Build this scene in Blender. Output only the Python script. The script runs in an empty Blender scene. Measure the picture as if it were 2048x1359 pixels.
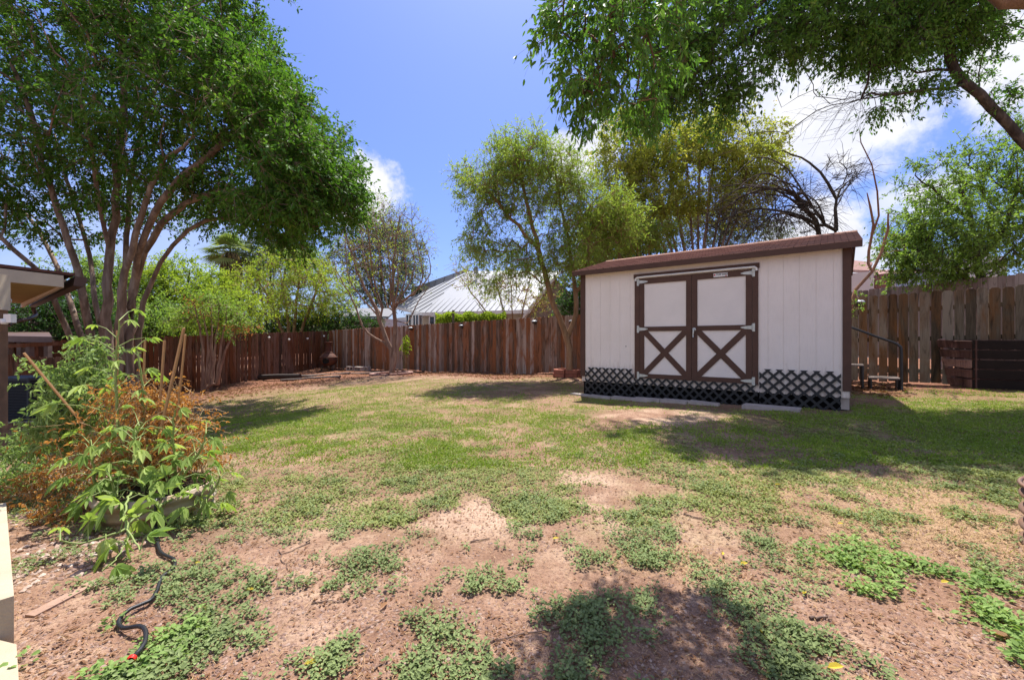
import bpy, math, random
import numpy as np
from mathutils import Vector
random.seed(7); rng = np.random.default_rng(7)
F = 840.0; H = 1.12; CX = 1024.0; CY = 679.0
def P(px, py, z):
    "a point of the place: seen at px,py of the photograph from the tripod, z metres ahead"
    return np.array([(px-CX)/F*z, z, H+(CY-py)/F*z])
SC = bpy.context.scene; COL = SC.collection
# ---------------------------------------------------------------- numpy noise
def _h(ix, iy, s):
    n = (ix*374761393 + iy*668265263 + s*1442695041) & 0xffffffff
    n = ((n ^ (n >> 13))*1274126177) & 0xffffffff
    return ((n ^ (n >> 16)) & 0xffff)/65535.0
def vnoise(x, y, s=0):
    ix = np.floor(x).astype(np.int64); iy = np.floor(y).astype(np.int64)
    fx = x-ix; fy = y-iy; fx = fx*fx*(3-2*fx); fy = fy*fy*(3-2*fy)
    a = _h(ix, iy, s); b = _h(ix+1, iy, s); c = _h(ix, iy+1, s); d = _h(ix+1, iy+1, s)
    return (a*(1-fx)+b*fx)*(1-fy)+(c*(1-fx)+d*fx)*fy
def fbm(x, y, s=0, o=4):
    t = 0; a = .5; k = 0
    for i in range(o):
        t = t+a*vnoise(x, y, s+i*17); k += a; a *= .5; x = x*2.03+11.3; y = y*2.03+5.7
    return t/k
def sstep(a, b, x):
    t = np.clip((x-a)/(b-a), 0, 1); return t*t*(3-2*t)
# ---------------------------------------------------------------- terrain
GP = np.array([(0,0,0),(-3,2,0),(3,2,0.02),(5,3,.05),(-3,5,-.03),(0,5,0),(3,4.5,.03),(1.4,8.5,0),(3.2,7,.06),(4.9,6,.1),(6.5,7,.16),(7.5,9,.24),(8.8,8,.25),
 (9.5,6.5,.25),(2,13,.06),(-.4,15,-.08),(-4.7,18.3,-.17),(-9.6,22,-.32),(-11.2,17.3,-.62),(-11.7,16,-.8),(-12.5,13.6,-.85),(-13.2,11,-.7),(-6.5,5.3,-.25),(-6,7.5,-.35),
 (-3,10,-.08),(-1,11,0),(-6,12,-.3),(-9,9.5,-.42),(-6,18,-.3),(-5,3,-.05),(12,14,.5),(12,6,.4),(-20,30,-.6),(0,30,0),(20,30,.6),(-30,10,-.8),(0,-20,0),(30,0,.4)], float)
def ground(x, y):
    x = np.asarray(x, float); y = np.asarray(y, float)
    sh = x.shape; xf = x.ravel(); yf = y.ravel(); out = np.empty(xf.shape)
    for i in range(0, len(xf), 40000):
        dx = xf[i:i+40000, None]-GP[:, 0]; dy = yf[i:i+40000, None]-GP[:, 1]
        w = 1/(dx*dx+dy*dy+.35)**1.6
        out[i:i+40000] = (w*GP[:, 2]).sum(1)/w.sum(1)
    return out.reshape(sh)
def g1(x, y): return float(ground(np.array([x]), np.array([y]))[0])
def onground(px, py):
    "where the sight line through px,py meets the ground"
    z = H*F/(py-CY)
    for i in range(12): z = (H-g1((px-CX)/F*z, z))*F/(py-CY)
    return (px-CX)/F*z, z
# ---------------------------------------------------------------- materials
def nt(m): m.use_nodes = True; t = m.node_tree; t.nodes.clear(); return t
class N:
    def __init__(s, name):
        s.m = bpy.data.materials.new(name); s.t = nt(s.m)
        s.out = s.add('ShaderNodeOutputMaterial')
    def add(s, typ, **k):
        n = s.t.nodes.new(typ)
        for a, b in k.items(): setattr(n, a, b)
        return n
    def link(s, a, b): s.t.links.new(a, b)
    def coord(s, kind='Object', scale=(1, 1, 1), rot=(0, 0, 0)):
        if kind == 'Position': o = s.add('ShaderNodeNewGeometry').outputs['Position']
        else: o = s.add('ShaderNodeTexCoord').outputs[kind]
        mp = s.add('ShaderNodeMapping'); s.link(o, mp.inputs[0]); mp.inputs['Scale'].default_value = scale; mp.inputs['Rotation'].default_value = rot
        return mp.outputs[0]
    def noise(s, vec, scale, detail=4, rough=.55, dist=0):
        n = s.add('ShaderNodeTexNoise'); s.link(vec, n.inputs['Vector']); n.inputs['Scale'].default_value = scale
        n.inputs['Detail'].default_value = detail; n.inputs['Roughness'].default_value = rough; n.inputs['Distortion'].default_value = dist
        return n.outputs['Fac']
    def ramp(s, fac, stops):
        r = s.add('ShaderNodeValToRGB'); s.link(fac, r.inputs[0]); e = r.color_ramp.elements
        while len(e) < len(stops): e.new(.5)
        for i, (p, c) in enumerate(stops):
            e[i].position = p; e[i].color = (c, c, c, 1) if isinstance(c, (int, float)) else (*c, 1)
        return r.outputs[0]
    def mix(s, f, a, b, mode='MIX'):
        n = s.add('ShaderNodeMix', data_type='RGBA', blend_type=mode)
        for v, k in ((f, 0), (a, 6), (b, 7)):
            if hasattr(v, 'links'): s.link(v, n.inputs[k])
            elif k == 0: n.inputs[0].default_value = v
            else: n.inputs[k].default_value = (*v, 1) if len(v) == 3 else v
        return n.outputs[2]
    def math(s, op, a, b=0, clamp=False):
        n = s.add('ShaderNodeMath', operation=op); n.use_clamp = clamp
        for v, k in ((a, 0), (b, 1)):
            if hasattr(v, 'links'): s.link(v, n.inputs[k])
            else: n.inputs[k].default_value = v
        return n.outputs[0]
    def attr(s, name): return s.add('ShaderNodeAttribute', attribute_name=name).outputs['Fac']
    def bsdf(s, col, rough=.8, spec=.3, metal=0, bump=None, bd=.01, bs=1.0):
        b = s.add('ShaderNodeBsdfPrincipled')
        if hasattr(col, 'links'): s.link(col, b.inputs['Base Color'])
        else: b.inputs['Base Color'].default_value = (*col, 1)
        if hasattr(rough, 'links'): s.link(rough, b.inputs['Roughness'])
        else: b.inputs['Roughness'].default_value = rough
        b.inputs['Specular IOR Level'].default_value = spec; b.inputs['Metallic'].default_value = metal
        if bump is not None:
            q = s.add('ShaderNodeBump'); s.link(bump, q.inputs['Height']); q.inputs['Distance'].default_value = bd; q.inputs['Strength'].default_value = bs
            s.link(q.outputs[0], b.inputs['Normal'])
        s.link(b.outputs[0], s.out.inputs[0]); return b
MAT = {}
def paint(name, c, var=.12, rough=.6, scale=6, bump=.002, spec=.3, metal=0, c2=None):
    if name in MAT: return MAT[name]
    m = N(name); v = m.coord('Position'); f = m.noise(v, scale, 6, .6)
    c2 = c2 or tuple(x*(1-var*2) for x in c)
    col = m.mix(m.ramp(f, [(.3, 0.), (.75, 1.)]), c, c2)
    fine = m.noise(v, scale*18, 3, .6)
    m.bsdf(col, rough, spec, metal, fine, bump, .8); MAT[name] = m.m; return m.m
def leafmat(name, ca, cb, cc=None, trans=.38, spec=.3, rough=.5, clump=1.2):
    spec = spec*.45; rough = min(.8, rough+.12)
    "leaves: colour varies leaf by leaf and in clumps; light passes through"
    m = N(name); a = m.attr('v'); v = m.coord('Position')
    k = m.noise(v, clump, 2, .5)
    f = m.math('ADD', m.math('MULTIPLY', a, .65), m.math('MULTIPLY', m.math('SUBTRACT', k, .35), .9), True)
    stops = [(.0, ca), (.8, cb)] + ([(.97, cc)] if cc else [])
    col = m.ramp(f, stops)
    b = m.bsdf(col, rough, spec)
    t = m.add('ShaderNodeBsdfTranslucent'); tc = m.mix(1.0, col, (1.25, 1.3, .62), 'MULTIPLY'); m.link(tc, t.inputs[0])
    mx = m.add('ShaderNodeMixShader'); mx.inputs[0].default_value = trans
    m.link(b.outputs[0], mx.inputs[1]); m.link(t.outputs[0], mx.inputs[2]); m.link(mx.outputs[0], m.out.inputs[0])
    MAT[name] = m.m; return m.m
def barkmat(name, c1, c2, c3, sc=7):
    m = N(name); v = m.coord('Position', (1, 1, .22)); f = m.noise(v, sc, 5, .6, .6)
    col = m.ramp(f, [(.3, c1), (.5, c2), (.7, c3)])
    m.bsdf(col, .85, .15, 0, m.noise(v, sc*5, 4, .6), .012, .9); MAT[name] = m.m; return m.m
def woodmat(name, cols, stain, sscale=1.0, rough=.85, amount=(.45, .62)):
    "fence boards: each board its own tone, stains running down"
    m = N(name); a = m.attr('v'); v = m.coord('Position', (1, 1, .07))
    g = m.noise(v, 45, 5, .65, .4)
    base = m.ramp(m.math('ADD', m.math('MULTIPLY', a, .8), m.math('MULTIPLY', m.math('SUBTRACT', g, .25), .75)), [(.15, cols[0]), (.5, cols[1]), (.85, cols[2])])
    v2 = m.coord('Position', (1, 1, .3)); s = m.noise(v2, 3.2*sscale, 5, .65, .8)
    sa = m.math('ADD', m.math('MULTIPLY', s, .75), m.math('MULTIPLY', m.math('FRACT', m.math('MULTIPLY', a, 7.3)), .25))
    col = m.mix(m.ramp(sa, [(amount[0], 0.), (amount[1], .9)]), base, stain)
    v3 = m.coord('Position', (1, 1, .12)); dk = m.noise(v3, 9, 4, .7, 1.2)
    col = m.mix(m.ramp(dk, [(.52, 0.), (.68, .75)]), col, tuple(x*.3 for x in cols[0]))
    m.bsdf(col, rough, .15, 0, g, .006, .9); MAT[name] = m.m; return m.m
# ---------------------------------------------------------------- mesh building
ORG = {}
class Geo:
    def __init__(s): s.v = []; s.q = []; s.t = []; s.n = 0; s.vv = []; s.ng = []
    def addq(s, V, Q, T=None, val=None):
        V = np.asarray(V, float).reshape(-1, 3)
        s.v.append(V)
        if val is None: val = random.random()
        s.vv.append(np.broadcast_to(np.asarray(val, float), (len(V),)))
        if Q is not None and len(Q): s.q.append(np.asarray(Q, np.int64).reshape(-1, 4)+s.n)
        if T is not None and len(T): s.t.append(np.asarray(T, np.int64).reshape(-1, 3)+s.n)
        s.n += len(V)
    def box(s, c, d, rz=0, val=None, M=None):
        "box: centre c, full size d"
        x, y, z = [k/2 for k in d]
        V = np.array([(-x,-y,-z),(x,-y,-z),(x,y,-z),(-x,y,-z),(-x,-y,z),(x,-y,z),(x,y,z),(-x,y,z)])
        if M is not None: V = V@np.asarray(M).T
        if rz:
            cs, sn = math.cos(rz), math.sin(rz); V = V@np.array([[cs, sn, 0], [-sn, cs, 0], [0, 0, 1]])
        s.addq(V+np.asarray(c, float), [(0,3,2,1),(4,5,6,7),(0,1,5,4),(1,2,6,5),(2,3,7,6),(3,0,4,7)], val=val)
    def hexa(s, V, val=None):
        "8 corners: bottom loop then top loop"
        s.addq(V, [(0,3,2,1),(4,5,6,7),(0,1,5,4),(1,2,6,5),(2,3,7,6),(3,0,4,7)], val=val)
    def beam(s, a, b, w, h, up=(0, 0, 1), val=None):
        a = np.asarray(a, float); b = np.asarray(b, float); d = b-a; L = np.linalg.norm(d); d = d/L
        up = np.asarray(up, float); sd = np.cross(d, up); sd /= np.linalg.norm(sd); u = np.cross(sd, d)
        V = [a+sd*sx*w/2+u*sz*h/2 for sx, sz in ((-1,-1),(1,-1),(1,1),(-1,1))]+[b+sd*sx*w/2+u*sz*h/2 for sx, sz in ((-1,-1),(1,-1),(1,1),(-1,1))]
        s.hexa(V, val)
    def prism(s, poly, off, val=None):
        "polygon in space (list of points) thickened by vector off"
        A = np.asarray(poly, float); n = len(A); off = np.asarray(off, float)
        V = np.vstack([A, A+off]); s.addq(V, [(i, (i+1) % n, (i+1) % n+n, i+n) for i in range(n)], val=val)
        b = s.n-2*n; s.ng.append([b+i for i in range(n)][::-1]); s.ng.append([b+n+i for i in range(n)])
    def tube(s, pts, r, k=8, val=None, cap=True):
        pts = np.asarray(pts, float); n = len(pts); r = np.broadcast_to(np.asarray(r, float), (n,))
        tg = np.gradient(pts, axis=0); tg /= np.linalg.norm(tg, axis=1)[:, None]+1e-9
        ref = np.array([1., 0, 0]) if abs(tg[:, 2]).mean() > .6 else np.array([0, 0, 1.])
        a = np.cross(tg, ref); a /= np.linalg.norm(a, axis=1)[:, None]+1e-9; b = np.cross(tg, a)
        th = np.arange(k)*2*math.pi/k
        V = pts[:, None]+r[:, None, None]*(np.cos(th)[None, :, None]*a[:, None]+np.sin(th)[None, :, None]*b[:, None])
        i = np.arange(n-1)[:, None]*k; j = np.arange(k)[None]; j2 = (j+1) % k
        Q = np.stack([i+j, i+j2, i+k+j2, i+k+j], -1).reshape(-1, 4)
        s.addq(V.reshape(-1, 3), Q, val=val)
        if cap:
            e = s.n-n*k; s.ng.append([e+x for x in range(k)]); s.ng.append([e+(n-1)*k+x for x in range(k)][::-1])
    def lathe(s, c, prof, k=24, val=None, wob=0):
        c = np.asarray(c, float); th = np.arange(k)*2*math.pi/k; n = len(prof); V = []
        for r, z in prof:
            rr = r*(1+wob*np.sin(th*3+z*9)); V.append(np.stack([c[0]+rr*np.cos(th), c[1]+rr*np.sin(th), np.full(k, c[2]+z)], 1))
        i = np.arange(n-1)[:, None]*k; j = np.arange(k)[None]; j2 = (j+1) % k
        s.addq(np.vstack(V), np.stack([i+j, i+j2, i+k+j2, i+k+j], -1).reshape(-1, 4), val=val)
    def leaves(s, p, d, nrm, L, W, val, fold=.12, droop=.0, six=False):
        "many leaves at once: base p, direction d, face normal nrm"
        d = d/(np.linalg.norm(d, axis=1)[:, None]+1e-9); sd = np.cross(d, nrm); sd /= np.linalg.norm(sd, axis=1)[:, None]+1e-9
        nn = np.cross(sd, d); L = np.broadcast_to(L, (len(p),))[:, None]; W = np.broadcast_to(W, (len(p),))[:, None]
        dn = np.array([0, 0, -1.])*L*droop; n = len(p)
        if not six:
            V = np.stack([p, p+d*L*.45+sd*W/2+nn*W*fold+dn*.3, p+d*L+dn, p+d*L*.45-sd*W/2+nn*W*fold+dn*.3], 1)
            s.addq(V.reshape(-1, 3), np.arange(4*n).reshape(n, 4), val=np.repeat(val, 4))
        else:
            V = np.stack([p, p+d*L*.28+sd*W*.42+nn*W*fold+dn*.15, p+d*L*.66+sd*W*.40+nn*W*fold+dn*.5, p+d*L+dn,
                          p+d*L*.66-sd*W*.40+nn*W*fold+dn*.5, p+d*L*.28-sd*W*.42+nn*W*fold+dn*.15], 1)
            i = np.arange(n)[:, None]*6
            s.addq(V.reshape(-1, 3), np.concatenate([i+np.array([0, 1, 2, 3]), i+np.array([0, 3, 4, 5])], 0), val=np.repeat(val, 6))
    def build(s, name, mat, parent=None, smooth=False, local=False):
        me = bpy.data.meshes.new(name); V = np.vstack(s.v)
        if parent is not None and not local:
            r_ = parent
            while r_.parent: r_ = r_.parent
            V = V-np.array(ORG.get(r_.name, (0, 0, 0)))
        Q = np.vstack(s.q) if s.q else np.zeros((0, 4), np.int64); T = np.vstack(s.t) if s.t else np.zeros((0, 3), np.int64)
        loops = [Q.ravel(), T.ravel()]; tot = [np.full(len(Q), 4), np.full(len(T), 3)]
        for g in s.ng: loops.append(np.array(g)); tot.append(np.array([len(g)]))
        loops = np.concatenate(loops); tot = np.concatenate(tot); st = np.concatenate([[0], np.cumsum(tot)[:-1]])
        me.vertices.add(len(V)); me.vertices.foreach_set('co', V.astype(np.float32).ravel())
        me.loops.add(len(loops)); me.loops.foreach_set('vertex_index', loops.astype(np.int32))
        me.polygons.add(len(tot)); me.polygons.foreach_set('loop_start', st.astype(np.int32)); me.polygons.foreach_set('loop_total', tot.astype(np.int32))
        me.polygons.foreach_set('use_smooth', np.full(len(tot), smooth))
        a = me.attributes.new('v', 'FLOAT', 'POINT'); a.data.foreach_set('value', np.concatenate(s.vv).astype(np.float32))
        me.update(calc_edges=True); me.materials.append(mat)
        o = bpy.data.objects.new(name, me); COL.objects.link(o)
        if parent is not None: o.parent = parent
        return o
def tag(o, label=None, cat=None, group=None, kind=None):
    for k, v in (('label', label), ('category', cat), ('group', group), ('kind', kind)):
        if v: o[k] = v
    return o
def thing(name, label, cat, loc=(0, 0, 0), rz=0, group=None):
    o = bpy.data.objects.new(name, None); COL.objects.link(o); o.location = loc; o.rotation_euler = (0, 0, rz)
    o.empty_display_size = .1; ORG[o.name] = [float(x) for x in loc]
    return tag(o, label, cat, group)
def copy_thing(r, loc, rz=None, label=None):
    c = r.copy(); COL.objects.link(c); c.location = loc
    if rz is not None: c.rotation_euler = (0, 0, rz)
    if label: c['label'] = label
    for ch in list(r.children):
        k = ch.copy(); COL.objects.link(k); k.parent = c
        for gc in list(ch.children):
            q = gc.copy(); COL.objects.link(q); q.parent = k
    return c
def rnd_unit(n):
    v = rng.normal(size=(n, 3)); return v/np.linalg.norm(v, axis=1)[:, None]
def spline(pts, step=.3, jit=0):
    pts = np.asarray(pts, float)
    if len(pts) < 2: return pts
    q = np.vstack([2*pts[0]-pts[1], pts, 2*pts[-1]-pts[-2]]); out = []
    for i in range(1, len(q)-2):
        a, b, c, d = q[i-1], q[i], q[i+1], q[i+2]; n = max(1, int(np.linalg.norm(c-b)/step))
        for t in np.arange(n)/n:
            out.append(.5*((2*b)+(-a+c)*t+(2*a-5*b+4*c-d)*t*t+(-a+3*b-3*c+d)*t**3))
    out.append(pts[-1]); out = np.array(out)
    if jit: out[1:-1] += rng.normal(size=out[1:-1].shape)*jit
    return out
def tree(name, label, base, stems, blobs, leaf, bark, lmat, group=None, tip=.006, pw=.42, step=.35, shell=.45, cat='tree', zmin=None, up=.35, twr=.0035):
    """stems: lists of (points, r0, r1) in world metres, the first from the base; blobs: (centre, radii, clusters);
    leaf: dict(L,W,twigs,tl,n,droop,jit)"""
    T = thing(name, label, cat, tuple(base), 0, group)
    pos = []; par = []; rad = []
    def addnode(p, pa, r=0): pos.append(np.asarray(p, float)); par.append(pa); rad.append(r); return len(pos)-1
    for si, (pts, r0, r1) in enumerate(stems):
        sp = spline(pts, step*.8, .012 if r0 < .1 else .02); n = len(sp)
        if si == 0: last = addnode(sp[0], -1, r0); k0 = 1
        else:
            A = np.array(pos); j = int(np.argmin(((A-sp[0])**2).sum(1)))
            if ((A[j]-sp[0])**2).sum() < .6**2: last = j; k0 = 1
            else: last = addnode(sp[0], -1, r0); k0 = 1
        for i in range(k0, n): last = addnode(sp[i], last, r0+(r1-r0)*i/(n-1))
    nst = len(pos); cl = []
    for c, r, n in blobs:
        d = rnd_unit(n)*(rng.random(n)**shell)[:, None]
        cl.append(np.asarray(c)+d*np.asarray(r))
    cl = np.vstack(cl) if cl else np.zeros((0, 3))
    if zmin is not None: cl = cl[cl[:, 2] > zmin]
    b = np.asarray(base, float)
    cap = 6*len(cl)+len(pos)+4000
    A = np.zeros((cap, 3)); A[:len(pos)] = pos; nA = len(pos)
    dstem = np.array([((A[:nA]-c)**2).sum(1).min() for c in cl]) if len(cl) else []
    tips = []
    for i in np.argsort(dstem):
        c = cl[i]; d = A[:nA]-c; D = np.sqrt((d**2).sum(1)); cost = D+up*np.maximum(0, d[:, 2])*1.5
        j = int(np.argmin(cost)); a = A[j].copy(); L = np.linalg.norm(c-a); n = max(1, min(5, int(L/step)))
        bow = np.array([0, 0, 1.])*L*.12+rng.normal(size=3)*L*.07; last = j
        for q in range(1, n+1):
            t = q/n; p = a*(1-t)+c*t+bow*math.sin(math.pi*t)*1.0
            if nA < cap: A[nA] = p; nA += 1; last = addnode(p, last, 0)
        tips.append(last)
    n = len(pos); Pn = np.array(pos); cnt = np.zeros(n)
    for t in tips: cnt[t] += 1
    par_ = np.array(par)
    for i in range(n-1, -1, -1):
        if par_[i] >= 0: cnt[par_[i]] += cnt[i]
    R = np.maximum(np.array(rad), tip*np.maximum(cnt, .6)**pw)
    for i in range(nst, n): R[i] = min(R[i], R[par_[i]]*.92)
    kids = [[] for _ in range(n)]
    for i in range(n):
        if par_[i] >= 0: kids[par_[i]].append(i)
    g = Geo(); done = set()
    starts = [(i, -1) for i in range(n) if par_[i] < 0]
    while starts:
        i, pa = starts.pop(); ch = [pa, i] if pa >= 0 else [i]
        cur = i
        while kids[cur]:
            kk = sorted(kids[cur], key=lambda q: -R[q]); cur2 = kk[0]
            for o in kk[1:]: starts.append((o, cur))
            ch.append(cur2); cur = cur2
        if len(ch) < 2: continue
        pts = Pn[ch]; r = R[ch].copy()
        if pa >= 0: r[0] = min(r[0], r[1]*1.15)
        r[-1] *= .5; mr = r.max(); k = 10 if mr > .06 else 6 if mr > .02 else 3
        g.tube(pts, r, k, cap=False)
    C = Pn[tips] if tips else np.zeros((0, 3)); tn = leaf.get('twigs', 4)
    if len(C) and tn:
        K = len(C)*tn; p0 = np.repeat(C, tn, 0)
        cen = C.mean(0); out = p0-cen; out /= np.linalg.norm(out, axis=1)[:, None]+1e-6
        d = rnd_unit(K)+out*.7+np.array([0, 0, leaf.get('rise', .15)]); d /= np.linalg.norm(d, axis=1)[:, None]
        tl = leaf.get('tl', .4)*rng.uniform(.5, 1.2, K)
        dr = leaf.get('tdroop', .15)
        p1 = p0+d*tl[:, None]*.5; p2 = p0+d*tl[:, None]-np.array([0, 0, 1.])*(tl*dr)[:, None]+rng.normal(size=(K, 3))*.02
        # twigs: three-sided, all at once
        r = twr; sd = np.cross(d, np.array([.3, .2, .9])); sd /= np.linalg.norm(sd, axis=1)[:, None]+1e-9; u = np.cross(sd, d)
        ring = lambda c, rr: np.stack([c+sd*rr, c-sd*rr*.5+u*rr*.87, c-sd*rr*.5-u*rr*.87], 1)
        V = np.concatenate([ring(p0, r*1.3), ring(p1, r), ring(p2, r*.4)], 1); i = np.arange(K)[:, None]*9
        Q = np.concatenate([i+np.array(q) for q in ((0,1,4,3),(1,2,5,4),(2,0,3,5),(3,4,7,6),(4,5,8,7),(5,3,6,8))], 0)
        g.addq(V.reshape(-1, 3), Q, val=.5)
        m = leaf.get('n', 10)
        if m:
            t = rng.random((K, m))*.9+.12; t2 = np.clip(t, 0, 1)
            pp = np.where((t2 < .5)[..., None], p0[:, None]+(p1-p0)[:, None]*(t2*2)[..., None], p1[:, None]+(p2-p1)[:, None]*(t2*2-1)[..., None]).reshape(-1, 3)
            M = len(pp); keep = rng.random(M) < leaf.get('keep', 1); 
            dd = rnd_unit(M)*.9+np.repeat(d, m, 0)*.6-np.array([0, 0, leaf.get('droop', .3)])
            pp = pp+rnd_unit(M)*leaf.get('jit', .03)
            nr = rnd_unit(M)*.75+np.array([0, 0, 1.]); dd, nr, pp = dd[keep], nr[keep], pp[keep]; M = len(pp)
            G = Geo(); sz = rng.uniform(.65, 1.2, M)
            G.leaves(pp, dd, nr, leaf['L']*sz, leaf['W']*sz, rng.random(M), .12, .12, leaf.get('six', False))
            G.build('crown', lmat, T)
    g.build('trunk', bark, T, smooth=True)
    return T
SUN = 3.0; SKY = .15; SKYTINT = (1.0, 1.0, 1.0); CLOUD = 9.0; EXPO = .6
SUN = 4.6; SKY = .12; SKYTINT = (.43, .51, .80); CLOUD = 4.6; EXPO = 1.0
# ================================================================= materials of the place
SHC, SHS = 10655.0, None
U = np.array([.797, -.604, 0.]); D = np.array([.604, .797, 0.])
cream = paint('cream_siding_paint', (.81, .755, .73), .05, .7, 3, .0015, .2)
def sidingmat():
    m = N('grooved_cream_siding'); v = m.coord('Object')
    f = m.noise(v, 2.2, 6, .6); col = m.mix(m.ramp(f, [(.35, 0.), (.8, 1.)]), (.82, .75, .715), (.76, .69, .645))
    vv = m.coord('Object', (30, 30, 2.2)); gr = m.noise(vv, 3, 4, .6)
    col = m.mix(m.ramp(gr, [(.5, 0.), (.8, .35)]), col, (.58, .53, .52))
    sp = m.add('ShaderNodeSeparateXYZ'); m.link(v, sp.inputs[0]); dn = m.noise(m.coord('Object', (6, 6, 1.2)), 3, 5, .7)
    low = m.math('SUBTRACT', m.math('MULTIPLY', dn, .9), m.math('MULTIPLY', sp.outputs[2], .62), True)
    col = m.mix(m.ramp(low, [(.04, 0.), (.3, .6)]), col, (.40, .31, .25))
    m.bsdf(col, .7, .2, 0, gr, .002, .7); return m.m
siding = sidingmat()
brown = paint('brown_trim_paint', (.10, .050, .036), .14, .6, 5, .002, .3)
blackp = paint('black_lattice_plastic', (.022, .024, .028), .2, .5, 8, .001, .4)
hingem = paint('galvanised_metal', (.58, .60, .57), .15, .4, 20, .001, .5, .35)
whitepl = paint('white_painted_metal', (.78, .77, .74), .08, .4, 8, .001, .4)
concrete = paint('weathered_concrete', (.48, .42, .39), .17, .95, 6, .006, .15)
brickr = paint('red_edging_brick', (.36, .14, .10), .22, .9, 14, .004, .15)
rust = paint('rusty_clay', (.14, .055, .035), .3, .75, 10, .004, .3)
black = paint('black_metal', (.02, .02, .022), .2, .4, 10, .001, .5)
greyw = paint('grey_weathered_wood', (.22, .18, .16), .22, .9, 9, .005, .15)
def shinglemat():
    m = N('brown_asphalt_shingles'); v = m.coord('Object')
    b = m.add('ShaderNodeTexBrick'); m.link(v, b.inputs['Vector']); b.offset = .5
    b.inputs['Scale'].default_value = 1; b.inputs['Brick Width'].default_value = .16; b.inputs['Row Height'].default_value = .13
    b.inputs['Mortar Size'].default_value = .006; b.inputs['Mortar Smooth'].default_value = .1
    b.inputs['Color1'].default_value = (.22, .115, .09, 1); b.inputs['Color2'].default_value = (.31, .18, .145, 1); b.inputs['Mortar'].default_value = (.05, .03, .028, 1)
    f = m.noise(v, 60, 3, .7); col = m.mix(m.ramp(f, [(.35, 0.), (.7, .6)]), b.outputs['Color'], (.40, .25, .20))
    m.bsdf(col, .95, .1, 0, b.outputs['Fac'], -.006, .8); return m.m
shingle = shinglemat()
# ================================================================= SHED
def s_of(px):
    z = SHC/(px+84); return np.hypot((px-CX)/F*z-1.414, z-8.545)
SL = 4.262; SD = 3.0; srz = math.atan2(-.604, .797)
shed = thing('garden_shed', 'cream garden shed with brown double doors, brown shingle roof and black lattice skirting', 'shed', (1.414, 8.545, 0), srz)
WB, WT = .29, 2.44
g = Geo(); gw = .203; k = 0; x = .012
while x < SL-.012:                                            # grooved panel boards with narrow slots
    x2 = min(x+gw-.005, SL-.012); g.box(((x+x2)/2, .011, (WB+WT)/2), (x2-x, .022, WT-WB)); x = x2+.005
g.box((SL/2, .0235, (WB+WT)/2), (SL-.024, .037, WT-WB-.002))
g.build('front_wall', siding, shed, local=True)
for xx in (.02, SL-.02):
    g = Geo(); g.box((xx, SD/2, (WB+WT)/2), (.04, SD-.12, WT-WB))
    g.prism([(xx-.02, .06, WT), (xx-.02, SD/2, WT+.43), (xx-.02, SD-.06, WT)], (.04, 0, 0)); g.build('end_wall', siding, shed, local=True)
g = Geo(); g.box((SL/2, SD-.02, (WB+WT)/2), (SL-.1, .04, WT-WB)); g.build('back_wall', siding, shed, local=True)
for xx in (.05-.012, SL-.05+.012):
    g = Geo(); g.box((xx, -.011, (.39+WT)/2), (.10, .022, WT-.39)); e = -.013 if xx < 1 else .013
    g.box((xx+e*2.9, .045, (.39+WT)/2), (.018, .088, WT-.39)); g.build('corner_trim', brown, shed, local=True)
# roof: two slopes of shingle courses over a deck
OV = .13; EY = -.16; EZ = 2.495; RZ = 2.95; ry = SD/2
for sgn in (0, 1):
    r = Geo(); nc = 13
    for i in range(nc):
        t0 = i/nc; t1 = (i+1)/nc+.004
        y0, y1 = EY+(ry-EY)*t0, EY+(ry-EY)*t1; z0, z1 = EZ+(RZ-EZ)*t0, EZ+(RZ-EZ)*t1
        if sgn: y0, y1 = SD-y0, SD-y1
        r.hexa([(-OV, y0, z0), (SL+OV, y0, z0), (SL+OV, y1, z1-.006), (-OV, y1, z1-.006), (-OV, y0, z0+.014), (SL+OV, y0, z0+.014), (SL+OV, y1, z1+.001), (-OV, y1, z1+.001)])
    r.build('roof_slope', shingle, shed, local=True)
r = Geo(); r.hexa([(-OV-.005, ry-.14, RZ-.03), (SL+OV+.005, ry-.14, RZ-.03), (SL+OV+.005, ry+.14, RZ-.03), (-OV-.005, ry+.14, RZ-.03), (-OV-.005, ry-.01, RZ+.022), (SL+OV+.005, ry-.01, RZ+.022), (SL+OV+.005, ry+.01, RZ+.022), (-OV-.005, ry+.01, RZ+.022)]); r.build('ridge_cap', shingle, shed, local=True)
g = Geo(); g.box((SL/2, EY+.012, 2.45), (SL+2*OV-.01, .024, .088)); g.box((SL/2, SD-EY-.012, 2.45), (SL+2*OV-.01, .024, .088))
for xx in (-OV+.014, SL+OV-.014):
    for a, b in (((xx, EY+.026, EZ-.048), (xx, ry, RZ-.05)), ((xx, ry, RZ-.05), (xx, SD-EY-.026, EZ-.048))): g.beam(a, b, .024, .082)
g.build('fascia', brown, shed, local=True)
g = Geo(); g.box((SL/2, (EY+.024)/2-.0, 2.478), (SL+2*OV-.06, -(EY+.024)-.002, .012)); g.build('soffit', siding, shed, local=True)
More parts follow.
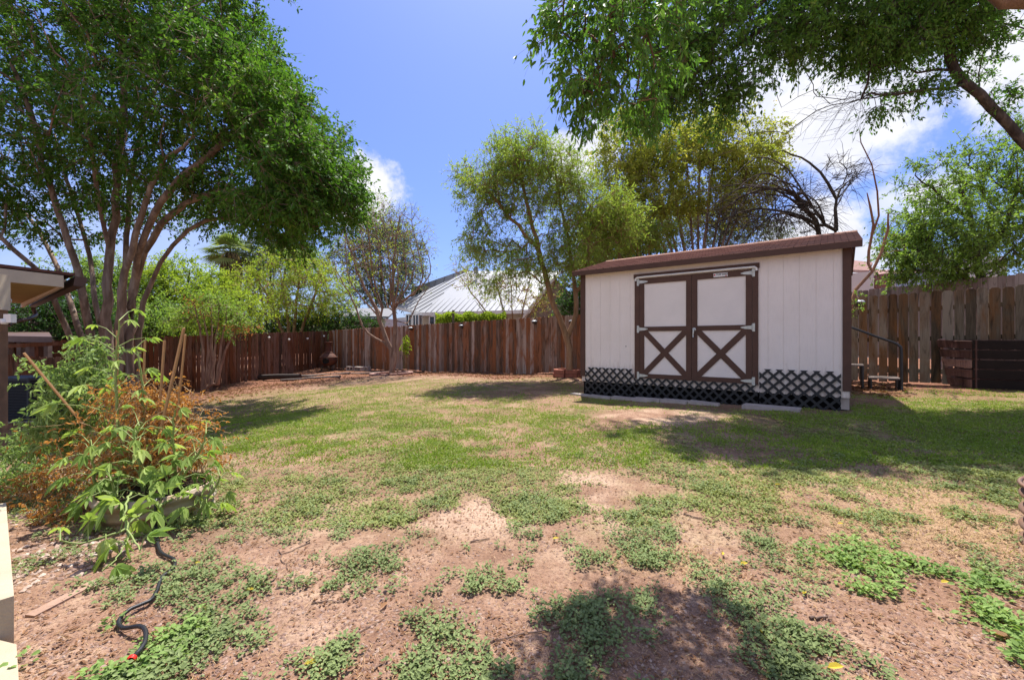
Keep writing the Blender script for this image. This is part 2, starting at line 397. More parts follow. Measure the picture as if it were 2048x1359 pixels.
# doors
xl0, xl, xm, xr, xr0 = s_of(1270), s_of(1279.5), s_of(1384), s_of(1505), s_of(1517)
g = Geo(); zb, ztop = .41, 2.34
g.box(((xl0+xl)/2, -.014, (zb+2.26)/2), (xl-xl0-.004, .028, 2.26-zb)); g.box(((xr0+xr)/2, -.014, (zb+2.26)/2), (xr0-xr-.004, .028, 2.26-zb))
g.box(((xl0+xr0)/2, -.016, 2.30), (xr0-xl0+.03, .032, .08)); g.build('door_frame', brown, shed, local=True)
def rails(g, a, b):
    zt = 2.245; w = .088; y = -.022; t = .018
    g.box((a+w/2, y, (.42+zt)/2), (w, t, zt-.42)); g.box((b-w/2, y, (.42+zt)/2), (w, t, zt-.42))
    for z0, z1 in ((.42, .50), (1.28, 1.362), (2.15, zt)): g.box(((a+b)/2, y, (z0+z1)/2), (b-a-2*w-.001, t, z1-z0))
    x0, x1, z0, z1 = a+w+.001, b-w-.001, .501, 1.279; hw = .048
    for fl, yy in ((0, y+.001), (1, y+.0035)):
        ang = math.atan2(z1-z0, x1-x0); dx = hw/math.sin(ang); dz = hw/math.cos(ang)
        pts = [(x0, z0), (x0+dx, z0), (x1, z1-dz), (x1, z1), (x1-dx, z1), (x0, z0+dz)]
        if fl: pts = [(x0+x1-p, q) for p, q in pts][::-1]
        g.prism([(p, yy-t/2, q) for p, q in pts], (0, t-.004, 0))
for a, b, side in ((xl+.003, xm-.003, -1), (xm+.003, xr-.003, 1)):
    dr = Geo(); dr.box(((a+b)/2, -.003, 1.333), (b-a, .018, 1.82)); do = dr.build('door', cream, shed, local=True)
    g = Geo(); rails(g, a, b); g.build('door_trim', brown, do, local=True)
    for hz in (2.19, 1.32, .465):
        g = Geo(); hx = a-.004 if side < 0 else b+.004; o = -side
        g.box((hx-o*.02, -.036, hz), (.036, .012, .13)); g.tube([(hx, -.043, hz-.05), (hx, -.043, hz+.05)], .008, 8)
        g.prism([(hx+o*.004, -.032, hz-.03), (hx+o*.10, -.032, hz-.022), (hx+o*.16, -.032, hz-.006), (hx+o*.165, -.032, hz+.006), (hx+o*.10, -.032, hz+.022), (hx+o*.004, -.032, hz+.03)], (0, -.007, 0))
        g.build('hinge', hingem, do, local=True)
    if side > 0:
        g = Geo(); hx = a+.04; g.lathe((0, 0, 0), [(.001, 0), (.03, 0), (.032, .006), (.024, .016), (.001, .018)], 20)
        V = g.v[0]; g.v[0] = np.stack([V[:, 0]+hx, -.031-V[:, 2], V[:, 1]+1.30], 1)
        g.tube([(hx, -.045, 1.305), (hx, -.07, 1.30), (hx-.002, -.076, 1.27), (hx-.008, -.07, 1.22), (hx-.01, -.066, 1.165)], [.011, .013, .013, .011, .009], 10)
        g.build('handle', hingem, do, smooth=True, local=True)
        sx, sz = s_of(1442), 2.197; g = Geo(); g.box((sx, -.0335, sz), (.215, .004, .062)); so = g.build('sign_plate', paint('white_sign_vinyl', (.75, .75, .75), .03, .5, 9, .0005), do, local=True)
        def textobj(name, s, x, z, size, mat, parent, y):
            c = bpy.data.curves.new(name, 'FONT'); c.body = s; c.size = size; c.extrude = .0006; c.align_x = 'CENTER'; c.align_y = 'CENTER'; c.offset = .0009
            t = bpy.data.objects.new(name, c); COL.objects.link(t); bpy.context.view_layer.update()
            me = bpy.data.meshes.new_from_object(t); bpy.data.objects.remove(t); me.materials.append(mat)
            o = bpy.data.objects.new(name, me); COL.objects.link(o); o.location = (x, y, z); o.rotation_euler = (math.pi/2, 0, 0); o.parent = parent; return o
        textobj('sign_text', 'TUFF SHED', sx+.02, sz+.006, .036, paint('sign_ink', (.02, .02, .03), .05, .5), so, -.037)
        g = Geo(); g.box((sx-.09, -.0365, sz+.004), (.022, .002, .026)); g.build('sign_mark', paint('sign_red', (.5, .04, .05), .05, .5), so, local=True); g = Geo(); g.box((sx+.083, -.0365, sz-.02), (.03, .002, .010)); g.build('sign_mark', paint('sign_red', (.5, .04, .05), .05, .5), so, local=True)
# drip rail above the doors: pale bar with turned-down ends
a, b = xl0+.03, xr0-.02
g = Geo(); pts = [(a, -.05, 2.215), (a+.004, -.055, 2.25), (a+.03, -.055, 2.272)]+[(a+(b-a)*t, -.055, 2.274) for t in (.1, .5, .9)]+[(b-.03, -.055, 2.272), (b-.004, -.055, 2.25), (b, -.05, 2.215)]
g.tube(pts, .019, 8); g.build('drip_rail', whitepl, shed, smooth=True, local=True)
# skirting
g = Geo(); g.box((SL/2, .06, .13), (SL-.06, .03, .32)); g.box((SL-.045, SD/2, .13), (.03, SD-.2, .32)); g.box((.045, SD/2, .13), (.03, SD-.2, .32)); g.build('base_board', paint('near_black_board', (.006, .006, .007), .2, .8, 8, .002, .1), shed, local=True)  # boards behind the lattice, one even near-black tone
def lattice(x0, x1, z0, z1, nm='lattice'):
    g = Geo(); p = .155; w = .036; sl = 1.0
    for dirn, y in ((1, -.034), (-1, -.041)):
        lo, hi = (x0-(z1-z0), x1) if dirn > 0 else (x0, x1+(z1-z0)); c = math.floor(lo/p)*p
        while c < hi:
            # strip centre line x = c + dirn*(z-z0)
            def clip(off):
                za, zb_ = z0, z1
                xa = c+off
                if dirn > 0: za = max(z0, z0+(x0-xa)); zb_ = min(z1, z0+(x1-xa))
                else: za = max(z0, z0+(xa-x1)); zb_ = min(z1, z0+(xa-x0))
                return xa, za, zb_
            xa, za, zb_ = clip(-w*.7); xb, zc, zd = clip(w*.7)
            if zb_-za > .01 and zd-zc > .01:
                q = [(xa+dirn*(za-z0), za), (xb+dirn*(zc-z0), zc), (xb+dirn*(zd-z0), zd), (xa+dirn*(zb_-z0), zb_)]
                g.prism([(u_, y, v_) for u_, v_ in q], (0, .006, 0))
            c += p
    g.build(nm, blackp, shed, local=True)
lattice(.10, xl0-.015, -.02, .575); lattice(xl0-.01, xr0-.01, -.04, .425); lattice(xr0+.015, SL-.105, .02, .665)
g = Geo(); g.box((SL-.06, .09, .24), (.10, .12, .24)); g.build('foundation_block', concrete, shed, local=True)
g = Geo(); g.box((s_of(1252), -.004, 1.0), (.012, .012, .016)); g.build('vent_screw', blackp, shed, local=True)
# ================================================================= pavers before the shed
def sw(x, y): return 1.414+U[0]*x+D[0]*y, 8.545+U[1]*x+D[1]*y
pav = [(.08, -.16, .40, .16, 'leftmost of the pale paver slabs lying in a row before the shed'), (.52, -.20, .46, .20, 'second pale slab from the left in the row before the shed, tilted'),
 (1.00, -.24, .44, .22, 'third pale slab of the row below the left shed door, half sunk'), (1.47, -.32, .47, .22, 'pale slab of the row under the middle of the shed doors'),
 (1.93, -.30, .42, .22, 'grey slab of the row under the right shed door, with a dark spot'), (2.38, -.26, .46, .20, 'rightmost slab of the joined row, below the right door hinge')]
for i, (x, y, w, d_, lab) in enumerate(pav):
    X, Y = sw(x, y); g = Geo(); z = g1(X, Y); n = 9
    ring = []
    for cx_, cy_ in ((-1,-1),(-.3,-1.06),(.4,-.97),(1,-1),(1.02,0),(.98,1),(.2,1.03),(-.5,.97),(-1,1)):
        ring.append((cx_*w/2+random.uniform(-.012, .012), cy_*d_/2+random.uniform(-.012, .012), 0))
    M = np.array([[U[0], D[0], 0], [U[1], D[1], 0], [0, 0, 1]]); ring = np.array(ring)@M.T+np.array([X, Y, z-.01])
    ring[:, 2] += (ring[:, 0]-X)*random.uniform(-.05, .05)
    g.prism(ring, (0, 0, .055)); o = g.build('paver_slab', concrete); tag(o, lab, 'paver', 'paver slabs before the shed')
X, Y = sw(3.33, -.34); z = g1(X, Y); g = Geo(); g.prism(np.array([(-.37,-.13,0),(.36,-.14,0),(.37,.12,0),(-.35,.13,0)])@M.T+np.array([X, Y, z-.01]), (0, 0, .07))
tag(g.build('paver_slab', concrete), 'long pale concrete slab lying apart on the weeds, right of the row', 'paver', 'paver slabs before the shed')
# ================================================================= steps with handrail at the shed's far end
st = thing('metal_steps', 'black two-tread steps with a bent handrail beside the shed end', 'steps', (7.0, 8.2, g1(7.0, 8.2)))
def stp(a, b, z): q = np.array([6.62, 8.45, 0])+U*a+D*b*.6; return (q[0], q[1], g1(7, 8.2)+z)
for (a0, a1, z) in ((0, .34, .42), (.42, .86, .19)):
    g = Geo()
    for j in range(4):
        b = -.36+j*.18; g.beam(stp(a0, b, z), stp(a1, b, z), .13, .025)
    g.build('tread', greyw, st)
    for a in (a0+.02, a1-.02):
        for b in (-.42, .22): g = Geo(); g.beam(stp(a, b, -.02), stp(a, b, z-.014), .03, .03, up=(0, 1, 0)); g.build('leg', black, st)
g = Geo(); g.tube(spline([stp(0, -.45, 1.16), stp(.15, -.45, 1.15), stp(.5, -.45, .98), stp(.80, -.45, .84), stp(.86, -.45, .78), stp(.87, -.45, .4), stp(.87, -.45, 0)], .06), .022, 8); g.build('handrail', black, st, smooth=True)
# ================================================================= fences
fence_back_m = woodmat('weathered_fence_boards', ((.10, .055, .035), (.26, .175, .14), (.44, .34, .30)), (.28, .105, .045), 1.3, amount=(.44, .56))
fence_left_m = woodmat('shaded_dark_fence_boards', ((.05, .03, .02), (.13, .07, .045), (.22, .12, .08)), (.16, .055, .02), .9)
fence_right_m = woodmat('olive_grey_fence_boards', ((.038, .028, .018), (.11, .085, .055), (.22, .18, .135)), (.15, .07, .026), .8, amount=(.5, .68))
fence_pale_m = woodmat('pale_pinkish_fence_boards', ((.30, .22, .20), (.42, .33, .30), (.52, .42, .38)), (.30, .18, .15), .8, amount=(.55, .75))  # paler, pinkish boards for the farther fence
def fence(name, label, A, B, hts, mat, pw=.142, gap=.006, dog=.03, group=None, face=None, zb=None, gapj=.004):
    """pickets from A to B (x,y); hts: (top height at A, at B) in world metres"""
    A = np.array(A, float); B = np.array(B, float); L = np.linalg.norm(B-A); u = (B-A)/L; nrm = np.array([u[1], -u[0]])
    if face is not None and nrm@(np.array(face)-A) < 0: nrm = -nrm
    T = thing(name, label, 'fence', (A[0], A[1], g1(*A)), 0, group)
    x = 0; sec = 0; secL = 2.44; g = Geo(); sx = secL
    sagh = random.Random(5)
    while x < L:
        w = pw*random.uniform(.93, 1.04); c = A+u*(x+w/2); t = (x+w/2)/L
        zt = hts[0]+(hts[1]-hts[0])*t+sagh.gauss(0, .008); z0 = (g1(*c)+.02 if zb is None else zb)+random.uniform(-.02, .015)
        th = .017; off = nrm*random.uniform(-.004, .004); lean = random.gauss(0, .004)
        e = dog; prof = [(-w/2, z0), (w/2, z0), (w/2+lean, zt-e), (w/2-e+lean, zt), (-w/2+e+lean, zt), (-w/2+lean, zt-e)]
        g.prism([(*(c+off+u*a), z) for a, z in prof], (*(nrm*th), 0))
        x += w+gap+abs(random.gauss(0, gapj))
        if x > sx or x >= L:
            g.build('picket_panel', mat, T); g = Geo(); sx += secL
    n = int(L/secL)+1
    for i in range(n+1):
        q = A+u*min(L, i*secL)-nrm*.07; t = min(1, i*secL/L); zt = hts[0]+(hts[1]-hts[0])*t-.08
        g = Geo(); zz = g1(*q); g.box((*q, (zz+zt)/2-.1), (.09, .09, zt-zz+.2), math.atan2(u[1], u[0])); g.build('post', mat, T)
    for fz in (.25, .9, 1.5):
        g = Geo(); a = A-nrm*.025; b = B-nrm*.025
        g.beam((*a, g1(*A)+fz), (*b, g1(*B)+fz), .04, .085); g.build('rail', mat, T)
    return T
def bf(px): z = 16310.0/(px+84); return ((px-CX)/F*z, z)
CORN = bf(658)
fence('board_fence', 'reddish weathered board fence along the back, left of the shed', CORN, bf(1420), (1.62, 1.99), fence_back_m, face=(0, 0))
fence('board_fence', 'olive-grey dog-eared picket fence right of the shed with light in its gaps', bf(1422), bf(2500), (1.99, 2.16), fence_right_m, pw=.142, gap=.014, dog=.034, face=(0, 0))
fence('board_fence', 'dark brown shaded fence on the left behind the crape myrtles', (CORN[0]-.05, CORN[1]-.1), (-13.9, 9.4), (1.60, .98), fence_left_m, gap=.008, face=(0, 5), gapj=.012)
fence('board_fence', 'pale pinkish fence rising beyond the picket fence on the right', (10.2, 13.2), (13.2, 5.2), (2.60, 2.64), fence_pale_m, gap=.004, dog=.02, face=(0, 0), zb=.7)
# solar lamps on the fence
lampglass = paint('clear_lamp_plastic', (.6, .62, .66), .1, .15, 12, .001, .6)
lampb = paint('dark_lamp_body', (.05, .05, .055), .1, .4, 12, .001, .5)
def solar(px, fr, label, sc=1.0, size=.07):
    x, y = bf(px); tz = 1.62+(1.99-1.62)*0
    q = np.array([x, y])-D[:2]*.10; z = fr
    T = thing('fence_lamp', label, 'lamp', (q[0], q[1], z), 0, 'solar lamps on the fences')
    g = Geo(); g.lathe((q[0], q[1], z), [(.001, .05), (.05, .045), (size, .015), (size, 0), (.001, -.002)], 16); g.build('cap', lampglass, T, smooth=True)
    g = Geo(); g.lathe((q[0], q[1], z), [(size*.8, -.004), (size*.75, -.045), (size*.4, -.075), (.001, -.08)], 16); g.box((q[0]+D[0]*.05, q[1]+D[1]*.05, z-.05), (.03, .06, .09), srz); g.build('body', lampb, T, smooth=True)
solar(825, 1.62, 'round solar lamp high on the back fence, just right of the bare crape myrtle', size=.1)
solar(926, 1.66, 'round solar lamp on the back fence below the vine', size=.1)
solar(1072, 1.73, 'solar lamp at the fence top left of the slender tree', size=.1)
solar(1147, 1.70, 'solar lamp on the fence between the slender tree and the shed', size=.1)
solar(1720, 1.92, 'solar lamp on the picket fence beside the right shed corner', size=.085)
for px, py, lab in ((538, 674, 'leftmost small white lamp on the dark left fence'), (578, 678, 'second small white lamp from the left on the dark left fence'), (615, 676, 'third small white lamp on the dark left fence'), (648, 671, 'small white lamp on the dark left fence nearest the corner')):
    z = 22-(658-px)*.031; p = P(px, py, z-.35); g = Geo(); g.lathe(p, [(.001, .04), (.04, .03), (.05, 0), (.03, -.05), (.001, -.055)], 10); tag(g.build('fence_lamp', whitepl, smooth=True), lab, 'lamp', 'small white lamps on the left fence')
# ================================================================= slatted wooden bin
binm = woodmat('dark_red_slat_wood', ((.12, .065, .05), (.24, .135, .11), (.34, .21, .17)), (.06, .03, .025), .8)
bx = thing('slatted_bin', 'dark red wooden slatted compost bin standing against the right fence', 'bin', (8.35, 7.7, g1(8.35, 7.7)))
zb = g1(8.4, 7.7)+.0; ct = np.array([8.35, 7.62, 1.12]); cb = np.array([8.35, 7.62, zb]); lt = P(1875, 677, 8.22); lb = np.array([*P(1900, 0, 8.2)[:2], zb])
rt = ct+U*1.9; rb = cb+U*1.75; bt = lt+U*1.9; bb = lb+U*1.75
def slats(nm, a0, b0, a1, b1, n=5, gapf=.22, mt=None):
    g = Geo(); nv = np.cross(b1-a1, a0-a1); nv /= np.linalg.norm(nv)
    for i in range(n):
        t0 = (i+gapf*.5)/n; t1 = (i+1-gapf*.5)/n
        q = [a1*(1-t0)+a0*t0, b1*(1-t0)+b0*t0, b1*(1-t1)+b0*t1, a1*(1-t1)+a0*t1]; g.prism(q, nv*.022)
    g.build(nm, mt or binm, bx)
slats('side_slats', lt, ct, lb, cb); slats('front_slats', ct, rt, cb, rb, 5, .14, paint('near_black_shade_wood', (.016, .010, .008), .2, .9, 9, .003)); slats('back_slats', lt, bt, lb, bb); slats('side_slats', rt, bt, rb, bb)  # front slats near black: the deep shade there is put into the colour
for a, b in ((ct, cb), (lt, lb), (rt, rb), (bt, bb)):
    g = Geo(); c = (ct+bt)/2; off = (c-a)*np.array([1, 1, 0]); off = off/np.linalg.norm(off)*.05; g.beam(a+off, b+off, .07, .07, up=(1, 0, 0)); g.build('post', binm, bx)
# ================================================================= rusty fire ring at the right edge
fr_x, fr_y = 3.07, 2.06
rustm = paint('rusty_corrugated_steel', (.23, .12, .075), .35, .6, 7, .002, .4, .3, (.14, .10, .085))
T = thing('fire_ring', 'rusty corrugated steel fire ring at the right edge of the yard', 'fire ring', (fr_x, fr_y, g1(fr_x, fr_y)))
g = Geo(); pr = [(.36+.016*math.cos(z*2*math.pi/.085), z) for z in np.arange(-.02, .31, .006)]
g.lathe((fr_x, fr_y, g1(fr_x, fr_y)), pr+[(.362, .31), (.352, .312)]+[(a-.012, z) for a, z in pr[::-1]], 64); g.build('wall', rustm, T, smooth=True)
g = Geo(); th = np.linspace(0, 2*math.pi, 49); g.tube(np.stack([fr_x+.37*np.cos(th), fr_y+.37*np.sin(th), np.full(49, g1(fr_x, fr_y)+.312)], 1), .010, 8, cap=False); g.build('rim', rustm, T, smooth=True)
# ================================================================= brick ring under the slender tree
def brick_ring(name, label, c, n, r, w, layers, mat, hgt=.09, L=None):
    z0 = g1(*c); T = thing(name, label, 'edging', (*c, z0)); L = L or 2*r*math.tan(math.pi/n)*.96
    for l in range(layers):
        for i in range(n):
            a = 2*math.pi*(i+.5*(l % 2)*0)/n; rr = r-l*.02
            g = Geo(); g.box((c[0]+rr*math.cos(a), c[1]+rr*math.sin(a), z0+hgt*(l+.45)), (w, L, hgt-.008), a); g.build('brick', mat, T)
RC = onground(1138, 752)
brick_ring('brick_tree_ring', 'eight-sided two-course red brick ring round the slender tree', RC, 8, .40, .12, 2, brickr, .11)
pinkst = paint('pinkish_stone', (.42, .26, .22), .2, .9, 8, .005, .1)
R2 = onground(783, 748); T = thing('stone_tree_ring', 'low ring of pinkish stones round the bare crape myrtle', 'edging', (*R2, g1(*R2)))
for i in range(15):
    a = i*2*math.pi/15; g = Geo(); cx_, cy_ = R2[0]+.75*math.cos(a), R2[1]+.6*math.sin(a); g.box((cx_, cy_, g1(cx_, cy_)+.03), (.17, .27, .10), a+random.uniform(-.1, .1)); g.build('stone', pinkst, T)
# ================================================================= chiminea
c = P(657, 740, 20.3); zg = g1(c[0], c[1]); T = thing('chiminea', 'rusty clay chiminea with tall neck standing in the back corner', 'chiminea', (c[0], c[1], zg))
g = Geo(); g.lathe((c[0], c[1], zg), [(.001, .22), (.2, .24), (.36, .34), (.42, .5), (.40, .62), (.30, .75), (.19, .84), (.15, .90)], 28); bd = g.build('body', rust, T, smooth=True)
g = Geo(); g.lathe((c[0], c[1], zg), [(.15, .90), (.13, 1.1), (.125, 1.3), (.15, 1.33), (.17, 1.34), (.17, 1.38), (.10, 1.38), (.10, 1.2)], 24); g.build('chimney', rust, T, smooth=True)
for zz, rr in ((.86, .18), (.64, .40)):
    g = Geo(); th = np.linspace(0, 2*math.pi, 33); g.tube(np.stack([c[0]+rr*np.cos(th), c[1]+rr*np.sin(th), np.full(33, zg+zz)], 1), .018, 6, cap=False); g.build('band', rust, T, smooth=True)
g = Geo(); th = np.linspace(0, 2*math.pi, 25)
ax, az = .13*np.cos(th), .12*np.sin(th); g.tube(np.stack([c[0]+ax+.05, c[1]-np.sqrt(np.maximum(.01, .43**2-(ax+.05)**2)), zg+.47+az], 1), .02, 6, cap=False)
g.lathe((0, 0, 0), [(.001, 0), (.12, 0)], 24); V = g.v[-1]; g.v[-1] = np.stack([c[0]+V[:, 0]+.05, np.full(len(V), c[1]-.418), zg+.47+V[:, 1]], 1); g.build('mouth', paint('mouth_black', (.012, .011, .01), .1, .9), T)  # mouth drawn as a flat near-black disc with a rim
for k in range(3):
    a = k*2.09-.5; g = Geo(); g.tube([(c[0]+.22*math.cos(a), c[1]+.22*math.sin(a), zg+.3), (c[0]+.32*math.cos(a), c[1]+.32*math.sin(a), zg)], .022, 6); g.build('leg', black, T)
# timbers and blocks near it
for a, b, r_, lab in (((487, 759), (600, 757), .11, 'thick dark round log at the left end of the timber edging'), ((560, 757), (700, 748), .05, 'grey weathered timber pole lying before the chiminea'), ((600, 753), (760, 747), .045, 'pale thin pole running from the chiminea to the stone ring'), ((562, 762), (680, 755), .05, 'lower grey timber lying nearest the lawn')):
    A = onground(*a); B = onground(*b); g = Geo(); g.tube(spline([(*A, g1(*A)+r_), ((A[0]+B[0])/2, (A[1]+B[1])/2, (g1(*A)+g1(*B))/2+r_*1.1), (*B, g1(*B)+r_)], .4, .01), r_, 8); tag(g.build('timber_log', greyw if r_ < .1 else paint('dark_wet_wood', (.06, .045, .04), .2, .8)), lab, 'timber')
for px, py, w, lab in ((702, 737, .4, 'hollow grey concrete block lying by the chiminea'), (718, 733, .5, 'pale grey concrete block against the back fence'), (733, 734, .4, 'right concrete block against the back fence by the bare tree')):
    p = P(px, 679, 19.6 if px < 710 else 19.0); zg = g1(p[0], p[1]); g = Geo()
    rz = srz+(.3 if px < 710 else 0)
    for dz_, hh in ((.02, .04), (.18, .04)): g.box((p[0], p[1], zg+dz_), (w, .2, hh), rz)
    for dx in (-w/2+.02, 0, w/2-.02): g.box((p[0]+dx*math.cos(rz), p[1]+dx*math.sin(rz), zg+.1), (.04, .2, .12), rz)
    tag(g.build('concrete_block', concrete), lab, 'block')
# ================================================================= neighbour house with pale metal roof
def metalroof():
    m = N('pale_metal_roof'); v = m.coord('Position'); col = m.mix(m.noise(v, 2.5, 4), (.37, .37, .38), (.32, .33, .34)); col = m.mix(m.attr('v'), col, (.20, .20, .21)); m.bsdf(col, .45, .35); return m.m  # seams coloured darker to stand in for their shading
mroof = metalroof(); hwall = paint('cream_stucco', (.50, .44, .34), .07, .9, 4, .002, .1); hwhite = paint('white_trim', (.72, .71, .68), .06, .6, 6, .001)
glassm = paint('dark_window_glass', (.025, .035, .04), .2, .12, 3, .0005, .6); tanw = paint('grey_brown_siding', (.25, .20, .17), .1, .9, 5, .003, .1)
def roof_facet(T, corners, eaveA, eaveB, top, name='roof_slope', pitch=.42):
    "planar facet with standing seams running up from the eave"
    C = [np.asarray(c, float) for c in corners]; nv = np.cross(C[1]-C[0], C[2]-C[0]); nv /= np.linalg.norm(nv)
    if nv[2] < 0: nv = -nv
    g = Geo(); g.prism(C, -nv*.08, val=0)
    e = C[1]-C[0]; eL = np.linalg.norm(e); e = e/eL; up = np.cross(nv, e); up *= np.sign(up[2])
    UV = [((c-C[0])@e, (c-C[0])@up) for c in C]
    s = pitch*.5; n = len(C)
    lo = min(a for a, b in UV); hi = max(a for a, b in UV); s = lo+pitch*.5
    while s < hi:
        hits = []
        for i in range(n):
            (a, b), (c, d) = UV[i], UV[(i+1) % n]
            if (a-s)*(c-s) < 0: hits.append(b+(d-b)*(s-a)/(c-a))
        if len(hits) >= 2:
            h0, h1 = min(hits), max(hits)
            if h1-h0 > .3: g.beam(C[0]+e*s+up*(h0+.03)+nv*.02, C[0]+e*s+up*(h1-.03)+nv*.02, .035, .05, up=nv, val=1)
        s += pitch
    return g.build(name, mroof, T)
hs = thing('neighbour_house', 'cream house behind the back fence with a pale standing seam metal roof', 'house', (-2.0, 30.0, 0))
E0, E1, E2 = P(786, 610, 33), P(845, 624, 27.5), P(1075, 618, 24.5); R1, R2_ = P(938, 541, 33), P(1122, 541, 29.5)
roof_facet(hs, [E1, E2, R2_, R1], E1, E2, R1); roof_facet(hs, [E0, E1, R1], E0, E1, R1, pitch=.9)
roof_facet(hs, [P(815, 578, 36.5), P(915, 568, 33.5), R1+np.array([-.1, .5, .3])], 0, 0, 0, pitch=.9)
def wallq(T, a, b, z0, z1, mat, name='wall', th=.2):
    a = np.array(a[:2]); b = np.array(b[:2]); u = (b-a)/np.linalg.norm(b-a); n_ = np.array([u[1], -u[0]])
    if n_@a > 0: n_ = -n_
    g = Geo(); g.prism([(*a, z0), (*b, z0), (*b, z1), (*a, z1)], (*(-n_*th), 0)); return g.build(name, mat, T)
ez = E1[2]-.12
i1 = E1*1.02; i2 = E2*1.02; i0 = E0*1.01
wallq(hs, i0, i1, -1, ez, hwhite); wallq(hs, i1, i2, -1, ez-.02, hwall)
wallq(hs, P(822, 590, 37)*[1, 1, 1], P(915, 590, 34), 2.5, P(900, 571, 34.5)[2], hwall)
g = Geo(); g.beam(E0+[0, 0, -.12], E1+[0, 0, -.12], .06, .2); g.beam(E1+[0, 0, -.12], E2+[0, 0, -.12], .06, .2); g.build('eave_fascia', hwhite, hs)
def hwin(T, px, w, y0, y1, zc, horiz=U, name='window'):
    c = P(px, (y0+y1)/2, zc); hh = (y1-y0)/F*zc; g = Geo(); rz = math.atan2(horiz[1], horiz[0])
    for s in (-1, 0, 1): g.box(c+horiz*s*w/2, (.09, .08, hh), rz)
    for s in (-1, 1): g.box(c+np.array([0, 0, s*hh/2]), (w+.09, .08, .09), rz)
    f = g.build(name, hwhite, T); g = Geo(); g.box(c-np.array([D[0], D[1], 0])*-.01, (w, .03, hh), rz); g.build('pane', glassm, f)
hwin(hs, 870, 1.0, 631, 660, 27.1); hwin(hs, 832, .7, 628, 655, 28.3, np.array([.7, -.7, 0])); hwin(hs, 818, .7, 628, 655, 29.6, np.array([.7, -.7, 0])); hwin(hs, 838, .9, 579, 590, 35.9)
g = Geo(); p = P(952, 540, 31); g.box(p, (.3, .3, .5)); g.build('vent', mroof, hs)
gh = thing('gabled_building', 'grey-brown gable end of a building between the slender tree and the shed', 'building', (3.0, 24, 0))
A = P(1048, 655, 23.0); B = P(1155, 655, 22.2); ap = P(1112, 556, 22.6)
g = Geo(); zz = P(1048, 640, 23)[2]; g.prism([(A[0], A[1], -1), (B[0], B[1], -1), (B[0], B[1], P(1155, 600, 22.2)[2]), ap, (A[0], A[1], zz)], (.8, 3.5, 0)); g.build('wall', tanw, gh)
g = Geo(); g.beam((A[0]-.4, A[1]-.1, zz-.3), ap+[0, -.1, .1], .3, .12); g.beam(ap+[0, -.1, .1], (B[0]+.5, B[1]-.1, P(1155, 596, 22.2)[2]), .3, .12); g.build('roof_edge', hwhite, gh)
wb = thing('white_outbuilding', 'low pale clapboard building seen just over the fence corner', 'building', (-9, 26, 0))
A = P(686, 640, 26); B = P(770, 640, 24.5); g = Geo(); g.prism([(A[0], A[1], -1), (B[0], B[1], -1), (B[0], B[1], P(770, 636, 24.5)[2]), (A[0], A[1], P(686, 634, 26)[2])], (.5, 3, 0)); g.build('wall', hwhite, wb)
g = Geo(); g.prism([A*[1, 1, 0]+[-.3, -.3, P(686, 634, 26)[2]], B*[1, 1, 0]+[.3, -.3, P(770, 636, 24.5)[2]], B*[1, 1, 0]+[.3, 1.5, P(770, 636, 24.5)[2]+.6], A*[1, 1, 0]+[-.3, 1.5, P(686, 634, 26)[2]+.6]], (0, 0, .1)); g.build('roof', mroof, wb)
# right-hand neighbour: pinkish roof, red brick, pale blue clapboards
rh = thing('brick_house', 'red brick and pale blue clapboard house beyond the right fence', 'house', (14, 17, 0.5))
redbrick = N('red_house_brick'); v = redbrick.coord('Object'); b_ = redbrick.add('ShaderNodeTexBrick'); mp_ = redbrick.coord('Object', (1, 1, 1), (math.pi/2, 0, 0)); redbrick.link(mp_, b_.inputs['Vector'])
b_.inputs['Scale'].default_value = 4; b_.inputs['Color1'].default_value = (.30, .11, .09, 1); b_.inputs['Color2'].default_value = (.38, .17, .14, 1); b_.inputs['Mortar'].default_value = (.45, .38, .35, 1); redbrick.bsdf(b_.outputs['Color'], .9, .1); redbrick = redbrick.m
bluesid = paint('pale_blue_clapboard', (.42, .48, .62), .05, .7, 4, .001); pinkroof = paint('pinkish_shingle_roof', (.36, .22, .19), .2, .95, 10, .006, .1)
def bw(px0, px1, y0, z, mat, nm, boards=False):
    a = P(px0, 700, z); b = P(px1, 700, z-.6); zt0 = P(px0, y0, z)[2]
    g = Geo()
    if not boards: g.prism([(a[0], a[1], -1), (b[0], b[1], -1), (b[0], b[1], zt0), (a[0], a[1], zt0)], (.4, 2.5, 0))
    else:
        k = -1+2.4
        g.prism([(a[0], a[1]+.05, -1), (b[0], b[1]+.05, -1), (b[0], b[1]+.05, zt0), (a[0], a[1]+.05, zt0)], (.4, 2.5, 0))
        while k < zt0-.15: g.prism([(a[0], a[1], k), (b[0], b[1], k), (b[0], b[1]+.04, k+.15), (a[0], a[1]+.04, k+.15)], (0, .03, 0)); k += .155
    return g.build(nm, mat, rh)
bw(1700, 1748, 546, 19, cream, 'wall'); bw(1748, 1782, 549, 18.6, redbrick, 'brick_wall'); bw(1782, 1860, 547, 18.2, bluesid, 'clapboard_wall', True)
g = Geo(); a = P(1783, 548, 18.1); g.beam((a[0], a[1]-.06, 0), (a[0], a[1]-.06, a[2]), .18, .1, up=(1, 0, 0)); g.build('corner_board', hwhite, rh)
g = Geo(); g.prism([P(1640, 536, 19), P(1738, 540, 19), P(1745, 524, 21.5), P(1640, 512, 21.5)], (0, 0, -.12)); g.prism([P(1740, 549, 18.9), P(1865, 551, 17.8), P(1865, 541, 20), P(1745, 538, 21)], (0, 0, -.1)); g.build('roof', pinkroof, rh)
wr = thing('white_clapboard_house', 'white clapboard wall glimpsed through the leafy tree on the right', 'house', (17, 16, .5))
